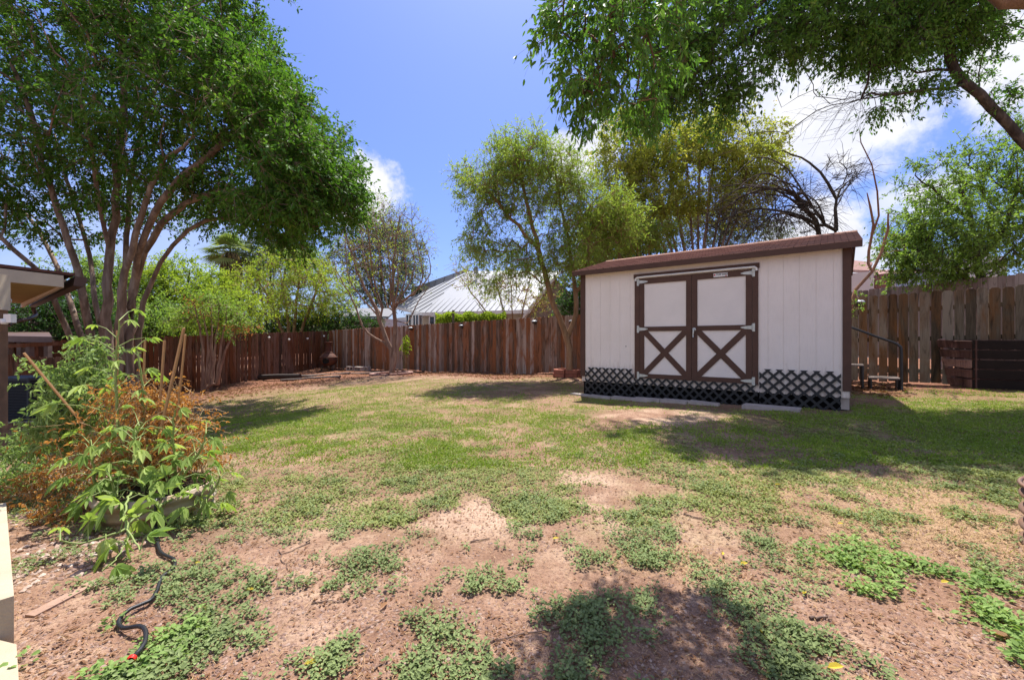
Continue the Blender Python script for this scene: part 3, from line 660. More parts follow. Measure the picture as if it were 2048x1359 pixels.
A = P(1935, 700, 16.5); B = P(2015, 700, 16.0); g = Geo(); k = 1.5; zt = P(1935, 520, 16.5)[2]
g.prism([(A[0], A[1]+.04, -1), (B[0], B[1]+.04, -1), (B[0], B[1]+.04, zt), (A[0], A[1]+.04, zt+.4)], (.6, 2.5, 0)); g.build('wall', hwhite, wr); g = Geo()
while k < zt: g.prism([(A[0], A[1], k), (B[0], B[1], k), (B[0], B[1]+.03, k+.14), (A[0], A[1]+.03, k+.14)], (0, .02, 0)); k += .15
g.build('clapboards', hwhite, wr)
# ================================================================= patio cover at the left edge
soff = paint('yellow_lit_soffit', (.50, .36, .15), .1, .8, 4, .002, .15); pcream = paint('cream_beam_paint', (.66, .56, .42), .08, .7, 5, .002); gut = paint('brown_gutter', (.13, .075, .055), .15, .45, 6, .001, .4); postw = paint('brown_post_wood', (.30, .17, .10), .2, .8, 8, .004)  # soffit is cream; the yellowish light on it is put into its colour
corner = P(150, 555, 6.27); dA = np.array([-.24, -.97, 0]); dB = np.array([-.797, .604, 0])
T = thing('patio_cover', 'cream and brown patio roof corner with yellow-lit soffit jutting in at the left edge', 'patio cover', (corner[0], corner[1], g1(corner[0], corner[1])))
zt = corner[2]; c0 = corner.copy(); a1 = c0+dA*2.6; b1 = c0+dB*6.5; far = a1+dB*6.5
g = Geo(); g.prism([c0+[0, 0, .03], a1+[0, 0, .03], far+[0, 0, .25], b1+[0, 0, .25]], (0, 0, .04)); g.build('roof', paint('brown_roof_edge', (.16, .07, .05), .2, .8, 8, .003), T)
def off(p, a, b, z): return p-0+dA*a+dB*b+np.array([0, 0, z])
g = Geo(); g.beam(off(c0, .14, .02, -.07), off(a1, 0, .02, -.07), .03, .17); g.beam(off(c0, .14, .10, -.08), off(b1, .14, 0, -.08), .04, .14); g.build('beam', pcream, T)
g = Geo(); g.prism([off(c0, .16, .05, -.13), off(a1, 0, .05, -.13), off(far, 0, 0, -.05), off(b1, .16, 0, -.05)], (0, 0, .02)); g.build('soffit', soff, T)
g = Geo(); n = 8
prof = [(0, .02), (.02, -.12), (-.09, -.13), (-.14, -.06), (-.145, .02)]
pts0 = [off(c0, a_, -.02, z_) for a_, z_ in prof]; pts1 = [off(b1, a_, 0, z_) for a_, z_ in prof]
for (p0, p1), (q0, q1) in zip(zip(pts0, pts1), list(zip(pts0, pts1))[1:]): g.prism([p0, p1, q1, q0], (0, 0, .006))
g.prism(pts0, dB*.01); g.build('gutter', gut, T)
pp = P(1, 700, 5.0); g = Geo(); g.box((pp[0]-.02, pp[1], (zt-.2-.35)/2), (.10, .10, zt-.15+.35), .2); g.build('post', postw, T)
g = Geo(); g.box((pp[0]-.01, pp[1]-.02, zt-.16-.2), (.14, .14, .42), .2); g.build('post_cap', pcream, T)
g = Geo(); g.tube(spline([P(66, 615, 9.5), P(72, 628, 9.5), P(60, 636, 9.0), P(30, 642, 8.6), P(16, 650, 8.4)], .1), .04, 8); g.build('downpipe', gut, T, smooth=True)
T2 = thing('security_light', 'small white box light on the post under the patio roof', 'lamp', tuple(P(17, 640, 4.95)))
g = Geo(); g.box(P(20, 636, 4.95), (.085, .06, .10)); g.box(P(8, 640, 4.97), (.05, .05, .04)); g.build('housing', whitepl, T2)
g = Geo(); g.lathe(P(9, 642, 4.93), [(.001, -.035), (.03, -.03), (.036, 0), (.02, .03), (.001, .035)], 14); g.build('sensor', whitepl, T2, smooth=True)
for (px, py, lab) in ((14, 597, 'upper-left steel hook under the patio beam'), (19, 601, 'lower steel hook under the patio beam')):
    c_ = P(px, py, 5.2); t = np.linspace(-1.2, 3.6, 12); g = Geo(); g.tube(np.stack([c_[0]+.028*np.cos(t), np.full(12, c_[1]), c_[2]+.028*np.sin(t)], 1), .004, 5); tag(g.build('hanging_hook', hingem), lab, 'hook', 'hooks under the patio beam')
# small roofed lean-to behind, air conditioner
lt_ = thing('garden_lean_to', 'small brown-roofed lean-to with posts far left behind the patio cover', 'shed', (*P(50, 700, 11)[:2], g1(*P(50, 700, 11)[:2])))
g = Geo(); g.prism([P(15, 676, 11), P(104, 678, 10.6), P(98, 668, 12.6), P(15, 668, 12.6)], (0, 0, .07)); g.prism([P(15, 683, 11), P(104, 684, 10.6), P(104, 678, 10.6), P(15, 676, 11)], (0, .05, 0)); g.build('roof', gut, lt_)
for px in (18, 42, 60, 96): 
    p = P(px, 690, 11.1); g = Geo(); zg = g1(p[0], p[1]); g.box((p[0], p[1], (p[2]+zg)/2), (.11, .11, p[2]-zg+.15)); g.build('post', greyw, lt_)
fence('board_fence', 'short dark grey board fence at the far left behind the air conditioner', (-14.6, 9.6), (-9.9, 9.9), (.95, .66), fence_left_m, face=(0, 0), gapj=.006)
ac = P(50, 800, 7.8); zg = g1(ac[0], ac[1]); T = thing('air_conditioner', 'dark blue-grey air conditioner unit near the left edge below the patio roof', 'air conditioner', (ac[0], ac[1], zg))
acm = paint('dark_blue_grey_metal', (.035, .045, .062), .15, .5, 5, .001, .4)
g = Geo(); g.box((ac[0], ac[1], zg+.42), (.70, .70, .74), .15); g.build('housing', paint('dark_coil', (.012, .014, .018), .2, .6), T)
g = Geo()
for k in range(26): g.box((ac[0], ac[1], zg+.09+k*.0275), (.735, .735, .010), .15)
for sx in (-1, 1):
    for sy in (-1, 1):
        q = np.array([sx*.36, sy*.36]); g.box((ac[0]+q[0]*math.cos(.15)-q[1]*math.sin(.15), ac[1]+q[0]*math.sin(.15)+q[1]*math.cos(.15), zg+.42), (.03, .03, .78), .15)
g.build('grille', acm, T); g = Geo(); g.box((ac[0], ac[1], zg+.80), (.76, .76, .045), .15); g.build('lid', acm, T)
g = Geo(); g.box((ac[0], ac[1], zg+.02), (.9, .9, .07), .15); g.build('pad', concrete, T)
# ================================================================= concrete slab and step, bottom left
slabm = paint('pale_cream_concrete', (.46, .38, .27), .1, .9, 5, .004, .2)  # one even pale cream tone for the slabs
e0 = P(28, 1190, 1.56); dE = np.array([-.78, .63, 0]); dP = np.array([-.63, -.78, 0])
g = Geo(); c0 = np.array([e0[0], e0[1], -.12]); pl = [c0, c0+dE*1.42, c0+dE*1.42+dP*2.5, c0+dP*2.5]
g.prism(pl, (0, 0, e0[2]+.12)); tag(g.build('patio_slab', slabm), 'raised pale concrete patio slab edge at the lower left', 'slab')
c1 = np.array([*onground(40, 1300), -.1]); c1[:2] = (-1.77, 1.50)
g = Geo(); g.prism([c1, c1+[.27, -.22, 0], c1+[-.6, -.6, 0], c1+[-.5, .12, 0]], (0, 0, .135)); tag(g.build('paving_slab', slabm), 'low tan paving slab in the bottom left corner of the photo', 'slab')
g = Geo(); 
tag_pts = [(60, 1232, 140, 1192, 'first tan edging brick from the left by the gravel'), (140, 1190, 196, 1163, 'second tan edging brick by the gravel, half buried')]
for a, b, c_, d_, lab in tag_pts:
    A = onground(a, b); B = onground(c_, d_); g = Geo(); z = g1(*A); g.beam((*A, z-.018), (*B, z-.014), .05, .05); tag(g.build('edging_brick', paint('tan_brick', (.38, .24, .175), .15, .9, 8, .004)), lab, 'brick', 'tan bricks edging the gravel')
# ================================================================= galvanised planter
PX, PY, PR = -2.33, 2.76, .31
galv = paint('rust_streaked_galvanised', (.42, .36, .28), .2, .6, 9, .002, .3, .1, (.30, .15, .07))
T = thing('corrugated_planter', 'low round corrugated planter, white with rust streaks, full of plants', 'planter', (PX, PY, 0))
g = Geo(); zp = g1(PX, PY)
pr = [(PR+.010*math.cos(z*2*math.pi/.07), z+zp) for z in np.arange(-.03, .172, .006)]
g.lathe((PX, PY, 0), pr+[(PR-.012, .176+zp)]+[(a-.012, z) for a, z in pr[::-1][:12]], 56); g.build('wall', galv, T, smooth=True)
g = Geo(); g.lathe((PX, PY, 0), [(PR-.01, .13+zp), (PR*.6, .14+zp), (.001, .15+zp)], 30); g.build('potting_soil', paint('dark_potting_soil', (.07, .045, .03), .3, 1, 30, .01), T)
# hose
hosepx = [(312, 1012), (312, 1040), (313, 1075), (320, 1110), (348, 1128), (345, 1148), (325, 1162), (312, 1195), (298, 1213), (262, 1228), (238, 1252), (246, 1268), (278, 1274), (291, 1284), (288, 1312), (266, 1340)]
pts = []
for i, (px, py) in enumerate(hosepx):
    if i < 3: p = P(px, py, 2.44-.0*i); p[2] = [.19, .10, .03][i]; p[1] = [2.44, 2.42, 2.41][i]; p[0] = (px-CX)/F*p[1]
    else: X, Y = onground(px, py); p = np.array([X, Y, g1(X, Y)+(.026 if i < 12 else .045)])
    pts.append(p)
pts = [np.array([-2.12, 2.54, .16])]+pts
T = thing('garden_hose', 'black soaker hose hanging over the planter rim and snaking to the red end', 'hose', tuple(pts[5]))
g = Geo(); g.tube(spline(pts, .02), .008, 8); g.build('hose', paint('black_rubber', (.014, .014, .018), .2, .45, 20, .001, .5), T, smooth=True)
g = Geo(); e = pts[-1]; q = e+(e-pts[-2])*.12; g.tube([e, e+(q-e)*.5, q, q+(q-e)*.6], [.012, .015, .015, .010], 12); g.build('coupling', paint('red_plastic', (.6, .03, .02), .1, .4), T, smooth=True)
# stakes
stake = paint('bamboo_tan_stake', (.46, .26, .12), .12, .7, 10, .002)
for a, b, za, zb_, r_, lab in (((48, 705), (132, 806), 2.75, 2.95, .006, 'tan stake leaning left out of the plants'), ((368, 655), (335, 800), 2.9, 2.9, .008, 'tallest tan stake leaning right behind the dead plants'), ((371, 668), (360, 780), 2.95, 3.0, .006, 'thin upright stake just right of the tallest stake'), ((329, 680), (322, 780), 3.0, 3.0, .007, 'short stake left of the two crossing stakes'), ((290, 680), (287, 760), 3.1, 3.1, .006, 'thinnest short stake behind the tall leafy plant'), ((235, 660), (233, 800), 2.95, 2.95, .007, 'upright stake beside the tall green stem')):
    A = P(*a, za); B = P(*b, zb_); B2 = B+(B-A)*((B[2]-.15)/(A[2]-B[2])); 
    if a[0] == 48: B2 = B+(B-A)*.5
    g = Geo(); g.beam(A, B2, r_*2, r_*1.5, up=(1, 0, 0.3)); tag(g.build('garden_stake', stake), lab, 'stake', 'wooden stakes among the plants')
# okra-like plants with hand-shaped leaves
okl = leafmat('okra_leaf', (.17, .28, .06), (.36, .46, .13), (.58, .62, .26), .42, .35, .5, 4)
oks = paint('pale_green_stem', (.26, .33, .10), .15, .6, 20, .001)
def handleaf(g, p, d, size, val):
    d = d/np.linalg.norm(d); n0 = np.array([0, 0, 1.])+rng.normal(size=3)*.35; sd = np.cross(d, n0); sd /= np.linalg.norm(sd); n0 = np.cross(sd, d)
    lobes = [(-1.25, .55), (-.62, .82), (0, 1.), (.62, .82), (1.25, .55)]
    dd = []; L = []
    for a, l in lobes: dd.append(d*math.cos(a)+sd*math.sin(a)+n0*(-.28-.1*abs(a))+rng.normal(size=3)*.07); L.append(l*size*random.uniform(.9, 1.1))
    dd = np.array(dd); L = np.array(L); pp = np.repeat(p[None], 5, 0); nn = np.repeat(n0[None], 5, 0)
    g.leaves(pp, dd, nn, L, L*.38, np.full(5, val), .22, .28, True)
def okra(name, label, stem, nl, size, pet=.16, r=.012, spread=1.0, t0=.15, base=None):
    sp = spline(stem, .03, .003); T = thing(name, label, 'plant', tuple(sp[0]), 0, 'leafy green plants growing in the planter')
    gs = Geo(); gs.tube(sp, np.linspace(r, r*.4, len(sp)), 7); gl = Geo(); ang = random.uniform(0, 6)
    for i in range(nl):
        t = t0+(1-t0)*i/(nl-1); p = sp[int(t*(len(sp)-1))]; ang += 2.4+random.uniform(-.3, .3)
        ax = sp[min(len(sp)-1, int(t*(len(sp)-1))+2)]-sp[max(0, int(t*(len(sp)-1))-2)]; ax = ax/(np.linalg.norm(ax)+1e-9)
        ref = np.cross(ax, [.3, 1, .2]); ref /= np.linalg.norm(ref); r2 = np.cross(ax, ref)
        o = ref*math.cos(ang)+r2*math.sin(ang)+np.array([0, 0, .35]); o /= np.linalg.norm(o)
        k = (1-.55*t); pl = pet*spread*k*random.uniform(.8, 1.25)+.02
        e = p+o*pl+np.array([0, 0, .02]); mid = p+o*pl*.5+np.array([0, 0, .03])
        gs.tube([p, mid, e], [.0035, .0028, .002], 4)
        handleaf(gl, e, o*.9+np.array([0, 0, -.35]), size*(1-.45*t)*random.uniform(.8, 1.2), random.random())
    gs.build('stem', oks, T, smooth=True); gl.build('leaves', okl, T); return T
okra('leafy_plant', 'tall upright green plant with hand-shaped leaves rising above all others in the planter', [P(238, 1000, 2.9), P(236, 850, 2.88), P(232, 740, 2.86), P(238, 640, 2.85)], 17, .14, .30, .012, 1.0, .30)
okra('leafy_plant', 'green plant leaning right out of the planter with a cream flower', [P(320, 1010, 2.8), P(360, 960, 2.7), P(400, 900, 2.62), P(412, 865, 2.6)], 20, .125, .14)
okra('leafy_plant', 'sprawling green stem trailing low over the planter front to the left', [P(365, 985, 2.75), P(330, 1005, 2.5), P(270, 1035, 2.35), P(240, 1062, 2.25), P(160, 1085, 2.15), P(120, 1080, 2.1)], 10, .15, .12, .010)
okra('leafy_plant', 'green stem bending forward so its big leaves hang above the hose', [P(300, 1000, 2.75), P(262, 985, 2.45), P(250, 1040, 2.2), P(280, 1100, 2.02)], 6, .21, .08, .008)
okra('leafy_plant', 'drooping stem whose large leaf hangs over the tan bricks', [P(250, 1030, 2.4), P(255, 1075, 2.15), P(228, 1120, 2.0), P(205, 1140, 1.95)], 4, .20, .06, .006)
okra('leafy_plant', 'bushy green plant in the middle front of the planter', [P(290, 1010, 2.75), P(280, 940, 2.7), P(270, 880, 2.66), P(285, 845, 2.62)], 24, .125, .20)
okra('leafy_plant', 'green plant at the left of the planter under the dead orange foliage', [P(215, 1020, 2.8), P(190, 960, 2.7), P(185, 900, 2.65), P(180, 880, 2.6)], 20, .13, .17)
okra('leafy_plant', 'upright green plant behind the dead foliage, just right of the tallest plant', [P(290, 960, 3.0), P(288, 850, 3.0), P(283, 750, 3.0), P(272, 695, 3.0)], 16, .12, .16)
okra('leafy_plant', 'low green plant hugging the right planter wall', [P(390, 1050, 2.62), P(405, 1010, 2.6), P(430, 975, 2.6), P(440, 950, 2.58)], 13, .12, .11)
okra('leafy_plant', 'green plant right of the middle, its leaves over the dead foliage', [P(345, 1000, 2.85), P(350, 930, 2.78), P(345, 870, 2.72), P(350, 820, 2.7)], 9, .12, .14)
okra('leafy_plant', 'low leafy plant whose leaves cover the planter rim at the left', [P(240, 1020, 2.6), P(230, 985, 2.5), P(222, 960, 2.45)], 11, .13, .13)
T = thing('pale_flower', 'pale yellow flower at the right of the planter plants', 'flower', tuple(P(424, 920, 2.55)))
fl = paint('pale_yellow_petal', (.72, .66, .22), .1, .6)
g = Geo(); n = 5; a = np.arange(n)*2*math.pi/n; dd = np.stack([np.cos(a), -.6*np.ones(n), np.sin(a)], 1); g.leaves(np.repeat(P(424, 920, 2.55)[None], n, 0), dd, np.repeat([[0, -1., 0]], n, 0), .03, .03, np.full(n, .5), .1, 0, True); g.build('petals', fl, T)
# dead tomato-like bushes, orange; green weedy ones
def bush(name, label, blobs, n, L, W, lmat, smat, twl=.16, nl=9, cat='plant', curl=.5, kind=None, tw=.0016, rise=.2, floor_=.02, arcs=0):
    T = thing(name, label, cat, tuple(np.array([blobs[0][0][0], blobs[0][0][1], g1(blobs[0][0][0], blobs[0][0][1])])))
    pts = []
    tot = sum(b[2] for b in blobs)
    for c, r, w in blobs: k = int(n*w/tot); pts.append(np.asarray(c)+rnd_unit(k)*(rng.random(k)**.5)[:, None]*np.asarray(r))
    p0 = np.vstack(pts); K = len(p0); gz = ground(p0[:, 0], p0[:, 1]); p0[:, 2] = np.maximum(p0[:, 2], gz+floor_)
    d = rnd_unit(K)+np.array([0, 0, rise]); d /= np.linalg.norm(d, axis=1)[:, None]; tl = twl*rng.uniform(.5, 1.2, K)
    p1 = p0+d*tl[:, None]*.5+rng.normal(size=(K, 3))*.01; p2 = p0+d*tl[:, None]-np.array([0, 0, 1.])*tl[:, None]*.25
    p2[:, 2] = np.maximum(p2[:, 2], gz+.01)
    sd = np.cross(d, np.array([.3, .2, .9])); sd /= np.linalg.norm(sd, axis=1)[:, None]; u = np.cross(sd, d)
    ring = lambda c, rr: np.stack([c+sd*rr, c-sd*rr*.5+u*rr*.87, c-sd*rr*.5-u*rr*.87], 1)
    g = Geo(); V = np.concatenate([ring(p0, tw*1.3), ring(p1, tw), ring(p2, tw*.5)], 1); i = np.arange(K)[:, None]*9
    g.addq(V.reshape(-1, 3), np.concatenate([i+np.array(q) for q in ((0,1,4,3),(1,2,5,4),(2,0,3,5),(3,4,7,6),(4,5,8,7),(5,3,6,8))], 0), val=.5)
    for c, r, w in blobs:
        for k in range(3+int(w*3)):
            a = np.array([c[0]+random.gauss(0, r[0]*.3), c[1]+random.gauss(0, r[1]*.3), 0]); a[2] = g1(a[0], a[1]) if floor_ < .1 else zp+.2
            e = np.asarray(c)+rnd_unit(1)[0]*np.asarray(r)*.8; g.tube(spline([a, (a+e)/2+rng.normal(size=3)*.03, e], .06, .004), np.linspace(.005, .002, 99)[:len(spline([a, (a+e)/2, e], .06))] if False else .003, 4)
    for k in range(arcs):
        c, r, w_ = blobs[k % len(blobs)]; a = np.asarray(c)*[1, 1, 0]+np.array([random.gauss(0, .1), random.gauss(0, .1), floor_+.05]); e = np.asarray(c)+rnd_unit(1)[0]*np.asarray(r)*1.25+np.array([0, 0, r[2]*.4]); m_ = (a+e)/2+rng.normal(size=3)*.03+np.array([0, 0, .10])
        sp_ = spline([a, m_, e, e+(e-m_)*[.35, .35, -.15]], .04, .004); g.tube(sp_, np.linspace(.0032, .0012, len(sp_)), 4)
    g.build('stems', smat, T)
    t = rng.random((K, nl)); pp = np.where((t < .5)[..., None], p0[:, None]+(p1-p0)[:, None]*(t*2)[..., None], p1[:, None]+(p2-p1)[:, None]*(t*2-1)[..., None]).reshape(-1, 3); M = len(pp)
    G = Geo(); sz = rng.uniform(.6, 1.3, M); dd = rnd_unit(M)+np.repeat(d, nl, 0)*.5-np.array([0, 0, .35])
    G.leaves(pp, dd, rnd_unit(M)+np.array([0, 0, .6]), L*sz, W*sz, rng.random(M), curl, .2, True); G.build('leaves', lmat, T); return T
deadl = leafmat('dead_orange_leaf', (.38, .16, .05), (.60, .31, .11), (.74, .52, .26), .35, .1, .8, 5)
deads = paint('straw_coloured_stem', (.50, .34, .17), .15, .7, 20, .001)
grl = leafmat('tomato_leaf', (.17, .27, .09), (.32, .42, .17), (.48, .54, .26), .4, .3, .5, 5)
bush('dead_plant', 'dry orange-brown withered plants filling the back of the planter', [(P(265, 800, 3.1), (.22, .22, .16), 1.3), (P(330, 850, 3.05), (.32, .25, .22), 2.2), (P(290, 930, 2.9), (.38, .22, .18), 2.4), (P(200, 900, 3.0), (.25, .25, .22), 1.4), (P(355, 800, 3.15), (.2, .2, .16), .7), (P(395, 900, 2.95), (.17, .15, .15), .6)], 800, .028, .012, deadl, deads, .19, 7, floor_=.12, arcs=70)
bush('dead_plant', 'withered orange plants sprawled on the ground left of the planter', [(P(110, 960, 3.3), (.35, .4, .14), 1.6), (P(60, 1020, 2.9), (.3, .3, .09), 1.2), (P(130, 1040, 2.7), (.25, .25, .08), 1.0), (P(150, 880, 3.3), (.25, .3, .2), 1)], 420, .026, .011, deadl, deads, .17, 8)
bush('tomato_plant', 'grey-green tomato plant left of the tall plant, beside the leaning stake', [(P(140, 750, 3.25), (.17, .2, .16), 1), (P(165, 800, 3.2), (.26, .25, .2), 1.6), (P(120, 850, 3.2), (.22, .22, .16), 1.0), (P(180, 700, 3.3), (.1, .1, .1), .4)], 330, .040, .017, grl, oks, .2, 10, floor_=.12)
bush('weedy_plant', 'straggly yellow-green plant on the ground by the slab at the left edge', [(P(50, 900, 3.5), (.3, .3, .14), 1.2), (P(25, 960, 3.2), (.2, .2, .12), .8), (P(90, 880, 3.6), (.2, .2, .12), .7)], 260, .034, .014, grl, oks, .17, 9)
# ================================================================= trees
bark_crape = barkmat('crape_bark', (.13, .09, .065), (.26, .18, .135), (.44, .34, .27), 8)
bark_dark = barkmat('dark_bark', (.035, .028, .024), (.075, .06, .05), (.15, .12, .10), 9)
bark_red = barkmat('reddish_bark', (.16, .07, .04), (.24, .12, .07), (.33, .19, .12), 8)
bark_tan = barkmat('tan_bark', (.22, .12, .07), (.32, .19, .11), (.42, .28, .18), 9)
bark_twig = barkmat('purple_brown_twigs', (.18, .11, .085), (.29, .19, .145), (.40, .29, .22), 9)
L_crape = leafmat('crape_leaf', (.04, .12, .018), (.125, .25, .04), (.30, .42, .08), .34, .35, .45, .9)
L_pecan = leafmat('hanging_branch_leaf', (.06, .15, .03), (.14, .27, .05), (.28, .40, .10), .40, .4, .42, 2.5)
L_willow = leafmat('slender_tree_leaf', (.18, .28, .05), (.34, .44, .10), (.50, .55, .18), .40, .35, .45, 1.0)
L_olive = leafmat('olive_green_leaf', (.25, .31, .06), (.44, .45, .10), (.58, .42, .13), .38, .3, .5, .8)
L_lime = leafmat('lime_green_leaf', (.19, .30, .03), (.38, .46, .06), (.52, .55, .11), .42, .3, .5, .6)
L_grey = leafmat('grey_green_leaf', (.09, .13, .075), (.16, .20, .12), (.25, .27, .18), .25, .3, .6, .4)
L_mid = leafmat('mid_green_leaf', (.13, .23, .04), (.26, .39, .08), (.42, .50, .15), .40, .35, .45, .8)
L_dark = leafmat('dark_green_leaf', (.025, .07, .015), (.05, .12, .025), (.09, .18, .04), .35, .3, .5, .8)
L_seed = leafmat('orange_seed_head', (.30, .12, .05), (.45, .2, .09), (.5, .3, .12), .3, .2, .7, 2)
def W(pts): return [P(*p) for p in pts]
def B(px, py, z, rx, ry, rz, n): return (P(px, py, z), (rx/F*z, rz, ry/F*z), n)
# --- great crape myrtle, left
b = np.array([-9.0, 9.6, g1(-9.0, 9.6)-.05]); bx_ = lambda dx, dy: b+np.array([dx, dy, 0])
stems = [([b, P(212, 700, 9.6), P(215, 600, 9.6), P(222, 500, 9.6), P(232, 400, 9.6), P(238, 300, 9.5), P(246, 180, 9.4), P(240, 60, 9.3)], .19, .05),
 ([bx_(.12, -.1), P(238, 660, 9.4), P(243, 580, 9.3), P(262, 500, 9.1), P(292, 400, 8.9), P(330, 320, 8.7), P(390, 270, 8.5)], .17, .045),
 ([bx_(.25, 0), P(262, 650, 9.6), P(270, 560, 9.6), P(305, 480, 9.5), P(350, 420, 9.4), P(430, 385, 9.3), P(540, 385, 9.2), P(630, 400, 9.1)], .15, .03),
 ([bx_(.3, .1), P(280, 640, 9.9), P(306, 560, 10), P(345, 490, 10), P(410, 440, 10.1), P(500, 440, 10.2), P(590, 455, 10.3)], .12, .03),
 ([bx_(-.25, 0), P(180, 660, 9.5), P(165, 580, 9.3), P(140, 490, 9.1), P(115, 420, 9.0), P(85, 320, 8.9), P(60, 220, 8.8), P(20, 120, 8.6)], .15, .045),
 ([bx_(-.35, .2), P(165, 680, 9.9), P(140, 600, 10.2), P(112, 530, 10.5), P(70, 450, 10.8), P(20, 400, 11)], .12, .05),
 ([bx_(-.5, .1), P(150, 700, 9.7), P(118, 620, 9.5), P(80, 545, 9.2), P(30, 500, 8.8), P(-40, 440, 8.5)], .12, .05),
 ([bx_(-.15, .25), P(198, 640, 10), P(186, 560, 10.3), P(172, 480, 10.6), P(140, 380, 10.8), P(110, 270, 11)], .11, .04),
 ([bx_(.1, .3), P(248, 620, 10.1), P(252, 520, 10.3), P(256, 420, 10.6), P(268, 320, 10.8), P(300, 200, 11), P(350, 90, 11.2)], .12, .04),
 ([P(268, 560, 9.6), P(285, 480, 9.2), P(340, 380, 8.9), P(440, 290, 8.7), P(520, 220, 8.6)], .07, .03),
 ([P(222, 500, 9.6), P(200, 420, 9.2), P(190, 330, 8.8), P(170, 230, 8.4), P(130, 120, 8.0)], .08, .03)]
stems = [(a_, b_*.62, c_*.7) for a_, b_, c_ in stems]
blobs = [B(150, 90, 9.4, 260, 150, 3.2, 330), B(400, 100, 9.4, 150, 120, 2.8, 230), B(505, 210, 9.0, 105, 110, 2.4, 170), B(590, 290, 8.5, 95, 80, 2.2, 130), B(630, 375, 8.2, 85, 55, 2.0, 95),
 B(655, 345, 8.0, 50, 55, 1.6, 60), B(560, 420, 7.8, 110, 28, 1.2, 60), B(500, 180, 7.9, 90, 80, 1.2, 50), B(400, 290, 9.5, 190, 110, 3.2, 200), B(110, 300, 9.4, 190, 120, 3.2, 200), B(520, 400, 9.9, 160, 50, 2.0, 110), B(300, 400, 10.2, 200, 45, 2.5, 60), B(70, 440, 9.8, 110, 50, 2, 45), B(560, 470, 10.4, 80, 30, 1.2, 35), B(300, -40, 9.4, 260, 90, 3, 150),
 B(-90, 150, 9.5, 130, 260, 3.2, 110), B(150, -90, 9.5, 260, 80, 3, 90)]
blobs = [(a_, b_, int(n_*(1.2 if i_ in (0, 5, 6, 9) else 1.35))) for i_, (a_, b_, n_) in enumerate(blobs)]
tree('crape_myrtle', 'huge multi-trunked crape myrtle with dense green crown filling the upper left', b, stems, blobs, dict(L=.092, W=.046, twigs=5, tl=.46, n=14, droop=.25, jit=.035), bark_crape, L_crape, tip=.005, step=.4, zmin=2.6)
# --- overhanging branches, top middle (tree stands right of the tripod)
P0_ = P
def P(px, py, z): return P0_(px, py, z*.86)
b = np.array([6.2, .9, 0]); q = P(2010, 0, 3.0)
stems = [([b, (6.0, 1.1, 1.6), (5.0, 1.9, 2.9), q+[.3, -.2, -.05], q, P(1900, -90, 3.0), P(1760, -130, 3.05), P(1640, -100, 3.1)], .15, .035),
 ([P(1640, -100, 3.1), P(1560, -120, 3.1), P(1400, -110, 3.1), P(1240, -40, 3.1), P(1215, 80, 3.1), P(1170, 190, 3.1)], .04, .01)]
blobs = [B(1180, 70, 3.0, 90, 70, .4, 120), B(1260, 120, 3.1, 110, 80, .5, 150), B(1180, 185, 3.05, 50, 60, .3, 62), B(1230, 10, 3.1, 120, 60, .5, 130), B(1290, 190, 3.15, 45, 50, .25, 40), B(1100, 30, 3.0, 35, 30, .2, 22), B(1250, -60, 3.1, 170, 40, .5, 40)]
blobs = [(a_, b_*np.ones(3) if False else b_, int(n_*.55)) for a_, b_, n_ in blobs]
tree('overhanging_tree', 'leafy tree whose drooping branches hang into the photo from the top centre', b, stems, blobs, dict(L=.047, W=.019, twigs=3, tl=.14, n=8, droop=.75, jit=.012, tdroop=.45, rise=-.2, six=True), barkmat('grey_brown_bark', (.12, .07, .05), (.20, .125, .09), (.32, .22, .17), 10), L_pecan, tip=.0022, step=.14, up=.1, twr=.0011)
P = P0_
# --- leaning tree at the right with limbs over the yard
b = np.array([12.4, 8.2, g1(12.4, 8.2)])
stems = [([b, P(2230, 560, 8.1), P(2120, 380, 8.0), P(2040, 275, 8.0), P(1985, 215, 8.0), P(1930, 165, 8.0), P(1900, 110, 8.0), P(1884, 40, 7.9), P(1850, -60, 7.8), np.array([6.4, 8.0, 8.6]), np.array([4.6, 8.2, 9.2]), np.array([3.4, 8.3, 9.4])], .22, .10),
 ([P(1932, 170, 8.0), P(1880, 180, 7.9), P(1830, 184, 7.8), P(1770, 190, 7.8), P(1697, 204, 7.7)], .07, .018),
 ([P(1912, 140, 8.0), P(1870, 138, 8.1), P(1835, 142, 8.2), P(1800, 126, 8.3), P(1742, 145, 8.4)], .06, .02),
 ([P(1884, 40, 7.9), P(1820, 10, 7.7), P(1740, -20, 7.4), P(1640, -60, 7.2)], .06, .02), ([P(1960, 195, 8), P(1955, 150, 8), P(1965, 110, 8)], .03, .008)]
blobs = [B(1800, 40, 7.6, 130, 60, 1.0, 200), B(1890, 40, 7.8, 90, 60, .9, 120), B(1690, 60, 7.4, 80, 55, .8, 90), B(1760, 105, 7.6, 90, 35, .7, 70), B(1850, 170, 7.9, 70, 25, .5, 24), B(1940, 85, 7.9, 45, 40, .5, 34), B(1600, 20, 7.2, 80, 50, .8, 60), B(1820, -60, 7.6, 190, 60, 1.4, 130), B(2010, 195, 8.0, 45, 30, .5, 12), B(1985, -20, 8, 90, 50, 1.2, 50), B(1760, 215, 7.7, 60, 15, .4, 8),
 (np.array([3.2, 8.7, 9.3]), (1.7, 1.2, .7), 170), (np.array([5.4, 8.3, 9.2]), (2.0, 1.7, .8), 430), (np.array([6.8, 7.2, 9.0]), (1.8, 1.7, 1.0), 260), (np.array([8.0, 7.6, 8.6]), (1.6, 1.6, 1.3), 70), B(2200, -10, 8, 130, 140, 2.2, 120), B(2350, 200, 8.5, 160, 160, 2.4, 110)]
stems = [(a_, b_*.44, c_*.5) for a_, b_, c_ in stems]
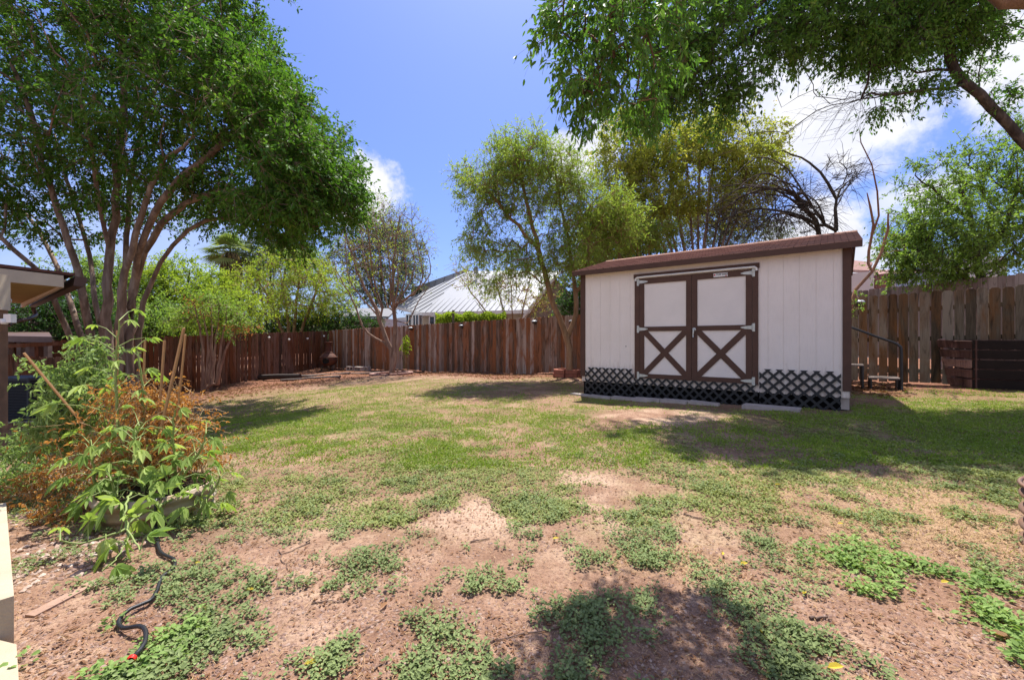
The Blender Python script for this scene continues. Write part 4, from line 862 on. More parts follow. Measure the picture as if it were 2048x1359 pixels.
stems += [([np.array([5.6, 8.1, 8.9]), P(1760, -110, 7.3), P(1660, -25, 7.1), P(1560, 38, 7.0), P(1490, 78, 7.0), P(1425, 125, 7.0), P(1360, 170, 7.1), P(1310, 205, 7.2)], .085, .02),
 ([P(1760, -110, 7.3), P(1620, -80, 7.1), P(1520, 5, 6.9), P(1430, 62, 6.8), P(1340, 130, 6.7)], .075, .022), ([P(1490, 78, 7), P(1500, 30, 7.1), P(1480, -40, 7.2)], .03, .01)]
blobs += [B(1350, 170, 7.1, 80, 55, .9, 80), B(1400, 90, 6.9, 110, 70, 1.0, 115), B(1455, 190, 7.1, 55, 45, .7, 60), B(1550, 100, 7.2, 90, 50, .9, 75), B(1450, 0, 7.0, 140, 50, 1.0, 90), B(1340, 40, 6.8, 70, 60, .8, 50), B(1310, 220, 7.2, 80, 25, .6, 24), B(1610, 30, 7.2, 60, 40, .8, 60)]
for k in range(12):
    x0 = 1835-k*11; y0 = 184+(x0 < 1790)*6; e = np.array((1540+k*16+random.uniform(-30, 30), 340-k*6+random.uniform(-50, 15)))
    pts_ = []; 
    for q_ in range(6):
        t_ = q_/5; pts_.append(P(x0+(e[0]-x0)*t_+(q_ > 0)*random.uniform(-9, 9), y0+(e[1]-y0)*t_**1.4-30*math.sin(t_*3.1)*random.uniform(.4, 1.2), 7.8-.3*t_+(q_ > 0)*random.uniform(-.2, .2)))
    stems.append((pts_, .005, .002))
    for q_ in (2, 3, 4): a_ = pts_[q_]; stems.append(([a_, a_+np.array([random.uniform(-.5, .1), random.uniform(-.2, .2), random.uniform(-.3, .25)]), a_+np.array([random.uniform(-.9, -.3), random.uniform(-.3, .3), random.uniform(-.6, .2)])], .003, .0015))
tree('leaning_tree', 'dark-trunked leaning tree whose limb crosses the sky at the upper right', b, stems, blobs, dict(L=.085, W=.036, twigs=4, tl=.34, n=10, droop=.4, jit=.03, tdroop=.3), bark_dark, L_pecan, tip=.003, step=.3)
# --- dense leafy tree behind the right fence
b = P(1965, 700, 10.6); b[2] = g1(b[0], b[1])
stems = [([b, P(1962, 600, 10.6), P(1955, 520, 10.6), P(1940, 440, 10.5), P(1920, 380, 10.4)], .13, .04), ([P(1960, 580, 10.6), P(1900, 530, 10.3), P(1850, 510, 10)], .06, .02), ([P(1955, 520, 10.6), P(2010, 450, 10.8), P(2040, 350, 11)], .07, .02), ([P(1940, 440, 10.5), P(1880, 390, 10.3), P(1830, 350, 10.2)], .04, .012)]
blobs = [B(1960, 470, 10.6, 120, 70, 1.2, 230), B(1870, 490, 10.3, 90, 45, 1.0, 120), B(1990, 350, 10.7, 80, 60, 1, 110), B(2040, 420, 10.8, 70, 110, 1.2, 120), B(1900, 400, 10.4, 70, 40, .8, 60), B(1820, 505, 10.0, 50, 30, .6, 34), B(1850, 350, 10.2, 60, 35, .6, 22), B(2050, 270, 10.8, 50, 40, .8, 34), B(1800, 460, 10.1, 40, 30, .5, 12), B(2120, 400, 11, 90, 140, 1.4, 110), B(1930, 545, 10.5, 110, 18, .8, 60), B(1950, 300, 10.5, 70, 25, .6, 14)]
blobs = [(a_, b_, int(n_*.95)) for a_, b_, n_ in blobs]+[B(1850, 440, 10.3, 70, 50, .9, 60), B(1810, 540, 10.2, 50, 22, .6, 30)]
tree('bushy_tree', 'dense bright green bushy tree behind the right picket fence', b, stems, blobs, dict(L=.085, W=.036, twigs=4, tl=.38, n=11, droop=.25, jit=.03, tdroop=.2), bark_dark, L_mid, tip=.005, step=.3)
# --- cut-back small tree by the shed end
b = P(1697, 700, 8.8); b[2] = g1(b[0], b[1])
stems = [([b, P(1700, 620, 8.8), P(1712, 580, 8.8), P(1742, 543, 8.8), P(1765, 505, 8.8), P(1776, 455, 8.8), P(1776, 425, 8.8)], .065, .030),
 ([P(1735, 552, 8.8), P(1738, 500, 8.85), P(1744, 445, 8.9), P(1734, 385, 8.9)], .04, .026), ([P(1741, 470, 8.88), P(1756, 430, 8.9), P(1757, 380, 8.9), P(1745, 330, 8.95), P(1722, 285, 9)], .03, .014), ([P(1722, 285, 9), P(1718, 262, 9), P(1722, 250, 9)], .012, .004), ([P(1722, 285, 9), P(1712, 280, 9)], .008, .003)]
stems = [(a_, b_*.72, c_*.72) for a_, b_, c_ in stems]
tree('pruned_tree', 'hard-pruned small tree with bare upright stems at the right end of the shed', b, stems, [B(1705, 600, 8.8, 22, 25, .25, 12), B(1775, 470, 8.8, 30, 60, .3, 6)], dict(L=.06, W=.028, twigs=2, tl=.2, n=7, droop=.3, jit=.02), bark_red, L_mid, tip=.004)
# --- bare arching tree behind the shed
b = P(1660, 700, 13.0); b[2] = g1(b[0], b[1])
def arch(x, y, z, dx, h, drop):
    return [P(x, y, z), P(x-dx*.25, y-h*.75, z-.2), P(x-dx*.6, y-h, z-.4), P(x-dx, y-h+drop, z-.6)]
stems = [([b, P(1652, 560, 13), P(1640, 470, 13), P(1628, 440, 13), P(1598, 395, 12.9), P(1560, 375, 12.8), P(1500, 385, 12.7), P(1445, 415, 12.5)], .13, .02), ([P(1655, 520, 13), P(1670, 460, 13), P(1673, 400, 13), P(1690, 365, 13.1), P(1712, 348, 13.2)], .08, .015), ([P(1673, 400, 13), P(1655, 365, 13), P(1620, 325, 13), P(1565, 302, 13), P(1540, 305, 13)], .05, .012)]
for k in range(16): stems.append((arch(1650-k*3+random.uniform(-15, 15), 470-k*5, 13, random.uniform(90, 270), random.uniform(25, 90), random.uniform(20, 90)), .030, .007))
for k in range(6): stems.append(([P(1672, 420-k*9, 13), P(1690+k*5, 380-k*6, 13.1), P(1705+k*8, 350-k*12, 13.3)], .016, .005))
tree('bare_arching_tree', 'leafless dark tree with arching branches above the right part of the shed roof', b, stems, [B(1540, 400, 12.8, 110, 60, .8, 70), B(1490, 440, 12.6, 90, 35, .8, 60), B(1680, 350, 13.1, 50, 40, .6, 26), B(1600, 430, 12.8, 90, 40, .8, 40)], dict(L=.05, W=.02, twigs=5, tl=.75, n=0, tdroop=.35), bark_dark, L_olive, tip=.007, twr=.006)
# --- slender tree in the brick ring
b = np.array([RC[0], RC[1], g1(*RC)]); z = RC[1]
stems = [([b, P(1140, 700, z), P(1128, 655, z), P(1108, 610, z-.1), P(1092, 560, z-.2), P(1078, 500, z-.3), P(1060, 430, z-.5), P(1040, 350, z-.6), P(1030, 290, z-.7)], .105, .02),
 ([P(1136, 670, z), P(1152, 625, z), P(1148, 560, z), P(1136, 480, z), P(1122, 410, z), P(1110, 340, z)], .075, .02), ([P(1150, 590, z), P(1172, 555, z-.2), P(1178, 490, z-.4), P(1190, 430, z-.5)], .035, .012),
 ([P(1078, 500, z-.3), P(1010, 420, z-.7), P(965, 370, z-1)], .035, .01), ([P(1136, 480, z), P(1190, 400, z-.4), P(1240, 380, z-.8)], .035, .01)]
blobs = [B(1040, 320, z-.6, 75, 60, 1.1, 140), B(985, 390, z-.8, 68, 60, 1.0, 90), B(1090, 400, z-.4, 90, 75, 1.2, 150), B(1180, 430, z-.5, 75, 70, 1.2, 120), B(1230, 440, z-.8, 60, 55, 1.0, 75), B(960, 490, z-.8, 55, 50, .9, 44), B(1060, 510, z-.5, 110, 40, 1.2, 80), B(1160, 520, z-.5, 85, 40, 1.1, 60), B(1120, 340, z-.4, 60, 40, .9, 42), B(935, 350, z-.9, 25, 30, .5, 12), B(1010, 560, z-.5, 90, 25, .8, 22)]
blobs = [(a_, b_, int(n_*1.5)) for a_, b_, n_ in blobs]
tree('slender_tree', 'slender light green tree growing from the brick ring left of the shed', b, stems, blobs, dict(L=.105, W=.028, twigs=4, tl=.45, n=11, droop=.2, jit=.04, tdroop=.15), bark_tan, L_willow, tip=.005, step=.35)
# --- big crape myrtles behind the shed
def fan(base, z, tops, r0, r1=.02, n_mid=2):
    out = []
    for tx, ty, tz in tops:
        e = P(tx, ty, tz); m = base*(.55)+e*.45; m[:2] = base[:2]*.68+e[:2]*.32; out.append(([base+rng.normal(size=3)*[.15, .15, 0], m, e], r0, r1))
    return out
b = P(1395, 700, 15.5); b[2] = .3
tree('tall_crape_myrtle', 'tall orange-tinged crape myrtle with many stems behind the shed roof', b, fan(b, 15.5, [(1250, 330, 15.3), (1290, 300, 15.3), (1330, 290, 15), (1370, 270, 15), (1400, 280, 15.2), (1430, 290, 16), (1460, 330, 15.2), (1500, 320, 15.2), (1340, 350, 16), (1300, 380, 14.8), (1420, 350, 14.7), (1480, 380, 16), (1530, 300, 16)], .07, .02),
 [B(1260, 330, 15.2, 80, 60, 1.4, 130), B(1340, 300, 15.3, 90, 60, 1.6, 150), B(1430, 310, 15.5, 90, 70, 1.6, 150), B(1500, 340, 15.6, 60, 60, 1.4, 80), B(1300, 400, 15.3, 90, 50, 1.6, 110), B(1400, 400, 15.5, 90, 40, 1.6, 80), B(1480, 400, 15.6, 60, 40, 1.4, 44), B(1530, 300, 16, 40, 60, 1, 30), B(1250, 250, 15.5, 50, 25, 1, 30), B(1420, 240, 16, 100, 30, 1.2, 50)],
 dict(L=.12, W=.06, twigs=4, tl=.55, n=15, droop=.1, jit=.06), bark_crape, L_olive, tip=.006, step=.45)
b = P(1290, 700, 14.2); b[2] = .2
tree('leafy_shrub_tree', 'bright green leafy tree between the slender tree and the tall crape behind the shed', b, fan(b, 14.2, [(1230, 470, 14), (1270, 440, 14), (1300, 470, 14.2), (1210, 430, 13.9)], .05), [B(1230, 470, 14, 80, 55, 1.1, 140), B(1290, 470, 14.2, 60, 35, 1.0, 60), B(1200, 500, 14, 50, 40, .9, 50)], dict(L=.115, W=.042, twigs=5, tl=.5, n=12, droop=.15, jit=.05), bark_tan, L_willow, tip=.006, step=.4)
# --- bare crape in the stone ring
b = np.array([R2[0], R2[1], g1(*R2)]); z = R2[1]
stems = [([b, P(782, 700, z), P(765, 660, z), P(752, 620, z), P(722, 560, z), P(700, 500, z), P(690, 450, z)], .10, .02), ([b+[.1, 0, 0], P(788, 700, z), P(790, 640, z), P(785, 580, z), P(790, 500, z), P(800, 430, z)], .10, .02), ([P(785, 690, z), P(735, 665, z), P(705, 600, z), P(672, 540, z)], .05, .015), ([P(790, 650, z), P(815, 645, z), P(838, 600, z), P(858, 570, z), P(855, 540, z)], .03, .01)]
stems += [([P(765+k*3, 640-k*3, z), P(700+k*16, 560-(k % 3)*12, z+random.uniform(-1, 1)), P(690+k*15, 430+abs(k-5)*6, z+random.uniform(-1.2, 1.2))], .035, .010) for k in range(11)]
tree('bare_crape_myrtle', 'nearly leafless purple-brown crape myrtle standing in the stone ring at the back fence', b, stems, [B(750, 450, z, 95, 50, 1.6, 150), B(700, 500, z, 60, 60, 1.3, 80), B(810, 480, z, 60, 60, 1.3, 80), B(770, 540, z, 90, 50, 1.5, 90), B(840, 520, z, 25, 50, .6, 16)], dict(L=.09, W=.04, twigs=3, tl=.6, n=4, keep=.5, droop=0, jit=.05, rise=.5), bark_twig, L_lime, tip=.006, step=.4, twr=.0045)
# --- bare twiggy tree behind the fence, before the metal roof
b = P(1030, 700, 17.2); b[2] = 0
tree('twiggy_tree', 'sparse twiggy tree standing before the pale metal roof', b, fan(b, 17, [(990, 560, 17), (1020, 545, 17), (1060, 550, 17), (1085, 575, 17.2), (950, 600, 16.8), (925, 560, 16.6), (1000, 600, 17.2)], .05, .012), [B(1010, 570, 17, 75, 40, 1.2, 70), B(930, 545, 16.8, 28, 35, .8, 16), B(1070, 590, 17, 45, 35, 1, 36)], dict(L=.09, W=.04, twigs=5, tl=.5, n=4, keep=.6, jit=.04, rise=.4), bark_tan, L_olive, tip=.007, twr=.006)
# --- small crape at the left fence
b = P(416, 700, 15.0); b[2] = g1(b[0], b[1]); z = 15.0
T = tree('small_crape_myrtle', 'small crape myrtle with orange seed heads against the dark left fence', b, [([b+[dx, 0, 0], P(405+k*9+random.uniform(-5, 5), 690, z), P(395+k*14, 640, z), P(390+k*16, 610, z)], .055, .015) for k, dx in enumerate((-.2, -.08, .05, .15, .25))]+[([b+[.3, 0, 0], P(450, 700, z), P(478, 650, z), P(490, 625, z)], .05, .02)],
 [B(385, 632, z, 34, 22, .7, 26), B(430, 622, z, 34, 22, .7, 24), B(408, 600, z, 26, 18, .6, 16), B(478, 640, z, 26, 20, .5, 14), B(350, 650, z, 22, 14, .5, 9), B(455, 655, z, 30, 16, .5, 9)], dict(L=.10, W=.045, twigs=4, tl=.4, n=10, jit=.05), bark_twig, L_mid, tip=.007)
G = Geo()
for (px, py, n_) in ((400, 612, 60), (412, 628, 70), (392, 600, 40), (470, 655, 70), (485, 662, 60), (440, 650, 40), (500, 655, 40)):
    p = P(px, py, z-.3)+rng.normal(size=(n_, 3))*[.16, .3, .11]; G.leaves(p, rnd_unit(n_), rnd_unit(n_), .07, .04, rng.random(n_), .2, .1)
tag(G.build('seed_heads', L_seed, T), kind='stuff')
# --- trees beyond the fences
def far(name, label, px, py0, z, tops, blobs, lm, L=.16, Wd=.075, n=9, tl=.7, bark=bark_dark, twigs=4, r0=.12):
    b = P(px, 700, z); b[2] = min(g1(b[0], b[1]), .3)-.2
    return tree(name, label, b, fan(b, z, [(*t, z) for t in tops], r0, .03), [B(x, y, z+dz, rx, ry, rz, k) for x, y, dz, rx, ry, rz, k in blobs], dict(L=L, W=Wd, twigs=twigs, tl=tl, n=n, droop=.1, jit=.09, rise=.1), bark, lm, group='trees beyond the fences', tip=.010, step=.7, twr=.006)
far('yellow_green_tree', 'rounded yellow-green tree beyond the left fence, right of the big trunks', 350, 0, 21, [(330, 560), (380, 540), (300, 600)], [(350, 560, 0, 90, 50, 2, 130), (300, 590, 0, 80, 50, 2, 110), (400, 590, 0, 60, 50, 1.8, 90), (340, 630, 0, 100, 40, 2, 90)], L_lime, .14, .07, 13, .7)
far('yellow_green_tree', 'feathery lime green tree above the fence corner, left of the bare crape', 585, 0, 22.5, [(560, 540), (600, 530), (640, 560), (530, 580)], [(590, 540, 0, 75, 38, 2, 110), (650, 580, 0, 55, 45, 2, 80), (530, 590, 0, 70, 35, 2, 80), (600, 610, 0, 90, 30, 2, 70), (500, 560, 0, 40, 25, 1.5, 34)], L_lime, .14, .06, 10, .8, bark_tan)
far('grey_green_tree', 'tall hazy grey-green tree beside the palm', 545, 0, 36, [(540, 480), (580, 500), (500, 510)], [(545, 500, 0, 75, 42, 3.5, 170), (500, 520, 0, 50, 40, 3, 90), (600, 520, 0, 60, 40, 3, 90), (560, 560, 0, 90, 40, 3, 90)], L_grey, .2, .09, 10, 1.0)
far('grey_green_tree', 'dark grey-green rounded tree directly behind the bare crape myrtle', 765, 0, 34, [(760, 460), (800, 490), (730, 500)], [(760, 470, 0, 60, 45, 3, 150), (800, 520, 0, 55, 50, 3, 130), (720, 530, 0, 55, 50, 3, 110), (765, 580, 0, 90, 40, 3, 110)], L_grey, .2, .09, 11, 1.0)
far('orange_tipped_tree', 'green tree with orange tips behind the left fence near the small crape', 455, 0, 17.5, [(440, 600), (480, 590), (420, 630)], [(450, 610, 0, 50, 30, 1.4, 90), (490, 620, 0, 40, 28, 1.4, 60), (420, 645, 0, 50, 25, 1.4, 50)], L_lime, .11, .055, 10, .6)
far('dark_green_tree', 'dark green leafy tree behind the patio cover, left of the crape trunks', 80, 0, 14.5, [(60, 620), (110, 610), (150, 640)], [(70, 620, 0, 90, 45, 1.6, 130), (150, 630, 0, 60, 45, 1.6, 90), (60, 670, 0, 80, 25, 1.6, 60), (110, 690, 0, 80, 20, 1.6, 50)], L_dark, .11, .055, 12, .6)
far('mid_green_tree', 'mid green tree seen between the big crape trunks low beyond the fence', 290, 0, 18, [(260, 620), (310, 610), (340, 650)], [(290, 630, 0, 80, 45, 1.6, 130), (350, 650, 0, 55, 30, 1.4, 70), (200, 610, 0, 60, 50, 1.6, 80), (170, 560, 0, 70, 50, 1.8, 70), (240, 560, 1, 60, 40, 1.8, 50)], L_mid, .12, .06, 12, .65)
far('dark_green_tree', 'dark low shrubby tree just beyond the fence corner', 640, 0, 24, [(620, 630), (680, 640)], [(620, 645, 0, 80, 22, 1.6, 90), (700, 645, 0, 60, 20, 1.5, 60), (540, 650, 0, 60, 20, 1.5, 50), (650, 620, 1, 60, 20, 1.5, 30)], L_dark, .14, .07, 11, .6)
far('dark_green_tree', 'dark evergreen behind the slender tree and the shed', 1200, 0, 19, [(1180, 560), (1230, 540), (1260, 500)], [(1200, 560, 0, 70, 50, 1.8, 110), (1260, 500, 0, 70, 50, 1.8, 110), (1150, 610, 0, 40, 30, 1.5, 40)], L_dark, .14, .07, 11, .7)
far('grey_green_tree', 'grey-green tree filling the gaps behind the stems of the tall crape', 1400, 0, 24, [(1380, 430), (1450, 440), (1330, 460)], [(1340, 450, 0, 80, 50, 2.2, 110), (1440, 450, 0, 80, 45, 2.2, 100), (1520, 470, 0, 60, 30, 2, 40)], L_grey, .17, .08, 9, .9)
# palm
b = P(462, 700, 33); b[2] = -.5; top = P(462, 505, 33)
T = thing('palm_tree', 'fan palm with a shaggy grey trunk beside the grey-green tree', 'tree', tuple(b), 0, 'trees beyond the fences')
g = Geo(); g.tube(spline([b, (b+top)/2+[.15, 0, 0], top], .5, .03), .42, 10); g.build('trunk', bark_dark, T, smooth=True)
g = Geo(); n = 900; t = rng.random(n); a = rng.random(n)*6.283; p = b+(top-b)*(.55+.45*t)[:, None]+np.stack([np.cos(a)*.5, np.sin(a)*.5, 0*a], 1); d = np.stack([np.cos(a)*.3, np.sin(a)*.3, -np.ones(n)], 1); g.leaves(p, d, rnd_unit(n), .9, .12, rng.random(n), .1, 0); g.build('dead_skirt', leafmat('dead_palm_skirt', (.2, .15, .11), (.3, .24, .18)), T)
g = Geo()
for k in range(26):
    a = random.uniform(0, 6.283); el = random.uniform(-.5, 1.1); d0 = np.array([math.cos(a)*math.cos(el), math.sin(a)*math.cos(el), math.sin(el)]); e = top+d0*random.uniform(.8, 1.3)
    g.tube([top, e], .03, 4, val=.5); sd = np.cross(d0, [0, 0, 1.]); sd /= np.linalg.norm(sd); up_ = np.cross(sd, d0)
    an = np.linspace(-1.5, 1.5, 17); dd = d0[None]*np.cos(an)[:, None]+sd[None]*np.sin(an)[:, None]; g.leaves(np.repeat(e[None], 17, 0), dd, np.repeat(up_[None], 17, 0), 1.25, .11, np.full(17, random.random()), .2, .35)
g.build('fronds', leafmat('palm_frond', (.12, .17, .05), (.24, .30, .10)), T)
# vine on a wire fence beyond, with post
T = thing('vine_hedge', 'yellow-green vine covering a trellis just above the back fence', 'hedge', tuple(P(940, 700, 17.8)*[1, 1, 0]))
n = 9000; x = rng.random(n); px = 872+x*138; py = 626+rng.random(n)*30+3*np.sin(x*23); zz = 17.9-x*1.9+rng.normal(size=n)*.15
p = np.stack([(px-CX)/F*zz, zz, H+(CY-py)/F*zz], 1); G = Geo(); G.leaves(p, rnd_unit(n), rnd_unit(n)+[0, -.3, .8], .085, .06, rng.random(n), .15, .1); G.build('leaves', L_lime, T)
g = Geo()
for k in range(14): px_ = 874+k*10.3; zz = 17.9-(px_-872)/138*1.9; a = P(px_, 700, zz); a[2] = 0; g.tube([a, P(px_+3, 632, zz)], .012, 5)
g.build('canes', bark_tan, T)
g = Geo(); a = P(908, 620, 17.3); g.box((a[0], a[1]-.2, (a[2]+0)/2), (.09, .09, a[2])); tag(g.build('trellis_post', greyw), 'grey wooden post standing in the vine beyond the back fence', 'post')
# young weed sapling at the back fence right of the bare crape
b_ = onground(800, 745); bush('young_sapling', 'thin bright green sapling beside the bare crape trunk', [((b_[0]+.15, b_[1]+.3, .9), (.16, .12, .45), 1)], 60, .07, .03, L_lime, oks, .14, 7)
# far-off wood closing the view beyond the neighbours
G = Geo(); n = 60000; ang = rng.uniform(-1.25, 1.25, n); R_ = rng.uniform(52, 66, n); hgt = 4.0+3.0*fbm(ang*14, ang*0, 3, 4)-1.5; zt = rng.random(n)**.8*hgt-1
p = np.stack([np.sin(ang)*R_, np.cos(ang)*R_, zt], 1); G.leaves(p, rnd_unit(n), rnd_unit(n), .75, .5, rng.random(n), .2, .1); tag(G.build('distant_wood', L_grey), 'low line of far-off trees beyond the neighbouring houses', 'wood', kind='stuff')
# ================================================================= ground
xs = []; x = 0
def axis(lo, hi, fn):
    out = [0.0]
    while out[-1] < hi: out.append(out[-1]+fn(out[-1]))
    neg = [0.0]
    while neg[-1] > lo: neg.append(neg[-1]-fn(-neg[-1]))
    return np.array(neg[::-1][:-1]+out)
ax = axis(-350, 350, lambda v: .035 if v < 3 else .06 if v < 7 else .1 if v < 15 else .5+(v-15)*.12)
ayp = [-60.0, -30, -12, -5, -2, 0, .6]
while ayp[-1] < 400: v = ayp[-1]; ayp.append(v+(.022 if v < 3 else .035 if v < 5 else .06 if v < 9 else .1 if v < 25 else .5+(v-25)*.12))
ay = np.array(ayp); XX, YY = np.meshgrid(ax, ay); ZZ = ground(XX, YY)
def blobsum(X, Y, bl, soft=.35):
    o = np.zeros_like(X)
    for cx_, cy_, rx, ry, a in bl: o = np.maximum(o, a*sstep(1+soft, 1-soft, np.hypot((X-cx_)/rx, (Y-cy_)/ry)))
    return o
def gb(px, py, rx, ry, a=1.0):
    "a patch on the ground seen at px,py with half sizes rx,ry in the photograph"
    X, Y = onground(px, py); _, y0 = onground(px, py+ry); _, y1 = onground(px, max(py-ry, 690)); return (X, Y, rx/F*Y, max(.05, (y1-y0)/2), a)
WB_ = [gb(765, 1085, 95, 62), gb(1060, 1012, 115, 50), gb(600, 1045, 60, 28), gb(660, 1100, 80, 45, .9), gb(655, 1160, 55, 28, .9), gb(545, 1150, 55, 30, .8), gb(1310, 1145, 125, 62), gb(1215, 1125, 60, 30, .8), gb(1890, 1190, 150, 120), gb(1790, 1120, 90, 40, .9),
 gb(1960, 1320, 110, 60, .8), gb(1600, 1280, 50, 28), gb(150, 1300, 170, 75, 1.), gb(60, 1330, 90, 60), gb(420, 1150, 90, 30, .9), gb(380, 1195, 50, 30, .7), gb(880, 1265, 60, 38), gb(1000, 1310, 110, 55, .9), gb(1560, 1325, 30, 45), gb(1480, 930, 45, 22), gb(1440, 1000, 70, 22, .8), gb(1270, 1000, 110, 35, .85), gb(1690, 1005, 75, 25, .9), gb(1240, 955, 70, 25, .8),
 gb(1300, 1060, 60, 25, .7), gb(960, 1170, 70, 22, .55), gb(560, 1340, 80, 30, .8), gb(1200, 1210, 80, 40, .6), gb(1500, 1070, 70, 24, .5), gb(380, 1270, 60, 40, .7), gb(250, 1350, 120, 30, .9), gb(1250, 1340, 80, 30, .8), gb(480, 1000, 60, 20, .6), gb(1420, 1260, 30, 20, .4), gb(350, 1020, 120, 30, .3)]
def lawn(X, Y):
    m = blobsum(X, Y, [(-5.2, 10.4, 2.2, 3.6, 1), (-4.3, 9.2, 3.0, 4.4, 1), (-2.6, 8.2, 2.9, 4.6, 1), (-3.4, 5.2, 1.6, 1.6, .9), (-.2, 8.0, 2.4, 4.2, 1), (.9, 5.6, 2.6, 1.9, .9), (-1.6, 4.3, 2.0, 1.5, .8), (.3, 3.7, 2.2, 1.3, .75), (4.8, 5.0, 3.2, 1.3, 1), (7.3, 6.1, 2.6, 1.5, 1), (3.6, 4.1, 1.9, 1.1, .8), (1.6, 4.0, 2.0, 1.1, .7), (3.0, 5.4, 1.6, .7, .8), (6.5, 4.3, 1.6, .8, .7)], .5)*(.55+.9*fbm(X*.9, Y*.9, 37, 4))
    n = fbm(X*1.5, Y*1.5, 31, 5)+.22*blobsum(X, Y, [(-3.8, 8.6, 2.6, 3.8, 1), (4.8, 5.2, 3.0, 1.2, .8)], .5); return np.clip(m*(.25+.75*sstep(.38, .60, n+.06*m))*(.55+.45*sstep(.4, .6, fbm(X*6, Y*6, 33, 3))), 0, 1)*(1-blobsum(X, Y, [gb(1320, 832, 110, 16, .95), gb(1180, 985, 60, 50, .8), gb(940, 1040, 110, 36, .9)], .4))
def weedd(X, Y):
    n = fbm(X*4.2, Y*4.2, 5, 4); b_ = blobsum(X, Y, WB_, .42); base = .16*sstep(.35, .65, fbm(X*2.0, Y*2.0, 61, 3))
    near = sstep(8.5, 4.5, Y)*sstep(.42, .62, fbm(X*1.5, Y*1.5, 77, 4))*(.42+.25*sstep(2.0, 2.8, Y))
    return np.clip(np.maximum(b_, near)*sstep(.40, .60, n)*(.35+.65*sstep(.42, .58, fbm(X*11, Y*11, 6, 3)))+base*sstep(.42, .62, n), 0, 1)
def mulchf(X, Y):
    # along the two fences
    A = np.array(CORN); d1 = (X-A[0])*D[0]+(Y-A[1])*D[1]; back = sstep(-2.4, -1.0, d1+1.6*(fbm(X*.5, Y*.5, 9, 3)-.5))
    L0, L1 = np.array([-9.6, 22.0]), np.array([-13.9, 9.4]); u_ = (L1-L0)/np.linalg.norm(L1-L0); dl = (X-L0[0])*(-u_[1])+(Y-L0[1])*u_[0]
    left = sstep(7.2, 5.4, np.abs(dl)+1.2*(fbm(X*.5, Y*.5, 19, 3)-.5)); far_ = sstep(3.0, 5.5, Y)
    return np.clip(np.maximum(back, left)*far_*(Y > 6)*(1-.8*lawn(X, Y)), 0, 1)
def strawf(X, Y): return np.clip(blobsum(X, Y, [gb(1780, 1000, 260, 75, 1.), gb(1550, 960, 150, 40, .8), gb(1950, 1060, 140, 50, 1), gb(1480, 1110, 260, 40, .5)], .5)*sstep(.3, .55, fbm(X*2.5, Y*2.5, 41, 4)), 0, 1)
gr = lawn(XX, YY); we = weedd(XX, YY); mu = mulchf(XX, YY); stw = strawf(XX, YY)
nearf = sstep(9, 3, YY)*(YY > .3)
bump = (fbm(XX*3, YY*3, 1, 4)-.5)*.035+(fbm(XX*14, YY*14, 2, 3)-.5)*.014*nearf+(fbm(XX*.8, YY*.8, 8, 2)-.5)*.05
ZB = ZZ+bump*sstep(30, 15, np.hypot(XX, YY)); ny_, nx_ = XX.shape
me = bpy.data.meshes.new('ground'); V = np.stack([XX, YY, ZB], -1).reshape(-1, 3); i = np.arange(ny_-1)[:, None]*nx_; j = np.arange(nx_-1)[None]
Q = np.stack([i+j, i+j+1, i+nx_+j+1, i+nx_+j], -1).reshape(-1, 4)
me.vertices.add(len(V)); me.vertices.foreach_set('co', V.astype(np.float32).ravel()); me.loops.add(Q.size); me.loops.foreach_set('vertex_index', Q.astype(np.int32).ravel())
me.polygons.add(len(Q)); me.polygons.foreach_set('loop_start', (np.arange(len(Q))*4).astype(np.int32)); me.polygons.foreach_set('loop_total', np.full(len(Q), 4, np.int32)); me.polygons.foreach_set('use_smooth', np.ones(len(Q), bool))
pale = blobsum(XX, YY, [gb(1180, 985, 75, 60), gb(940, 1040, 120, 40), gb(1320, 832, 120, 16), gb(760, 1260, 160, 50, .6), gb(700, 1050, 60, 30, .7), gb(1560, 940, 90, 30, .5)], .5)*sstep(.35, .6, fbm(XX*3, YY*3, 71, 4))
dampf = blobsum(XX, YY, [gb(1600, 1210, 170, 60, .8), gb(1100, 1120, 200, 30, .4), gb(500, 1250, 140, 60, .5)], .5)*sstep(.35, .6, fbm(XX*2.4, YY*2.4, 72, 4))
for nm, arr in (('pale', pale), ('damp', dampf), ('green', gr), ('weed', we), ('mulch', mu), ('straw', stw)):
    a = me.attributes.new(nm, 'FLOAT', 'POINT'); a.data.foreach_set('value', arr.astype(np.float32).ravel())
me.update(calc_edges=True)
m = N('soil'); v = m.coord('Position')
n1 = m.noise(v, 1.3, 5, .6); n2 = m.noise(v, 9, 6, .65); n3 = m.noise(v, 55, 4, .7); n4 = m.noise(v, 160, 2, .7)
soil = m.ramp(m.math('ADD', m.math('MULTIPLY', n1, .6), m.math('MULTIPLY', n2, .4)), [(.36, (.18, .098, .062)), (.5, (.285, .168, .112)), (.62, (.43, .29, .20))])
soil = m.mix(m.math('MULTIPLY', m.attr('pale'), .8), soil, (.52, .365, .26)); soil = m.mix(m.math('MULTIPLY', m.attr('damp'), .6), soil, (.20, .12, .085))
soil = m.mix(m.ramp(n3, [(.36, .85), (.52, 0.)]), soil, (.15, .085, .06))
soil = m.mix(m.ramp(n4, [(.58, 0.), (.74, .55)]), soil, (.52, .40, .32))
gcol = m.ramp(n3, [(.3, (.09, .08, .035)), (.55, (.20, .19, .065)), (.75, (.36, .30, .14))]); soil = m.mix(m.math('MULTIPLY', m.attr('green'), m.ramp(n2, [(.35, .15), (.62, .8)])), soil, gcol)
soil = m.mix(m.math('MULTIPLY', m.attr('weed'), .45), soil, (.10, .09, .05))
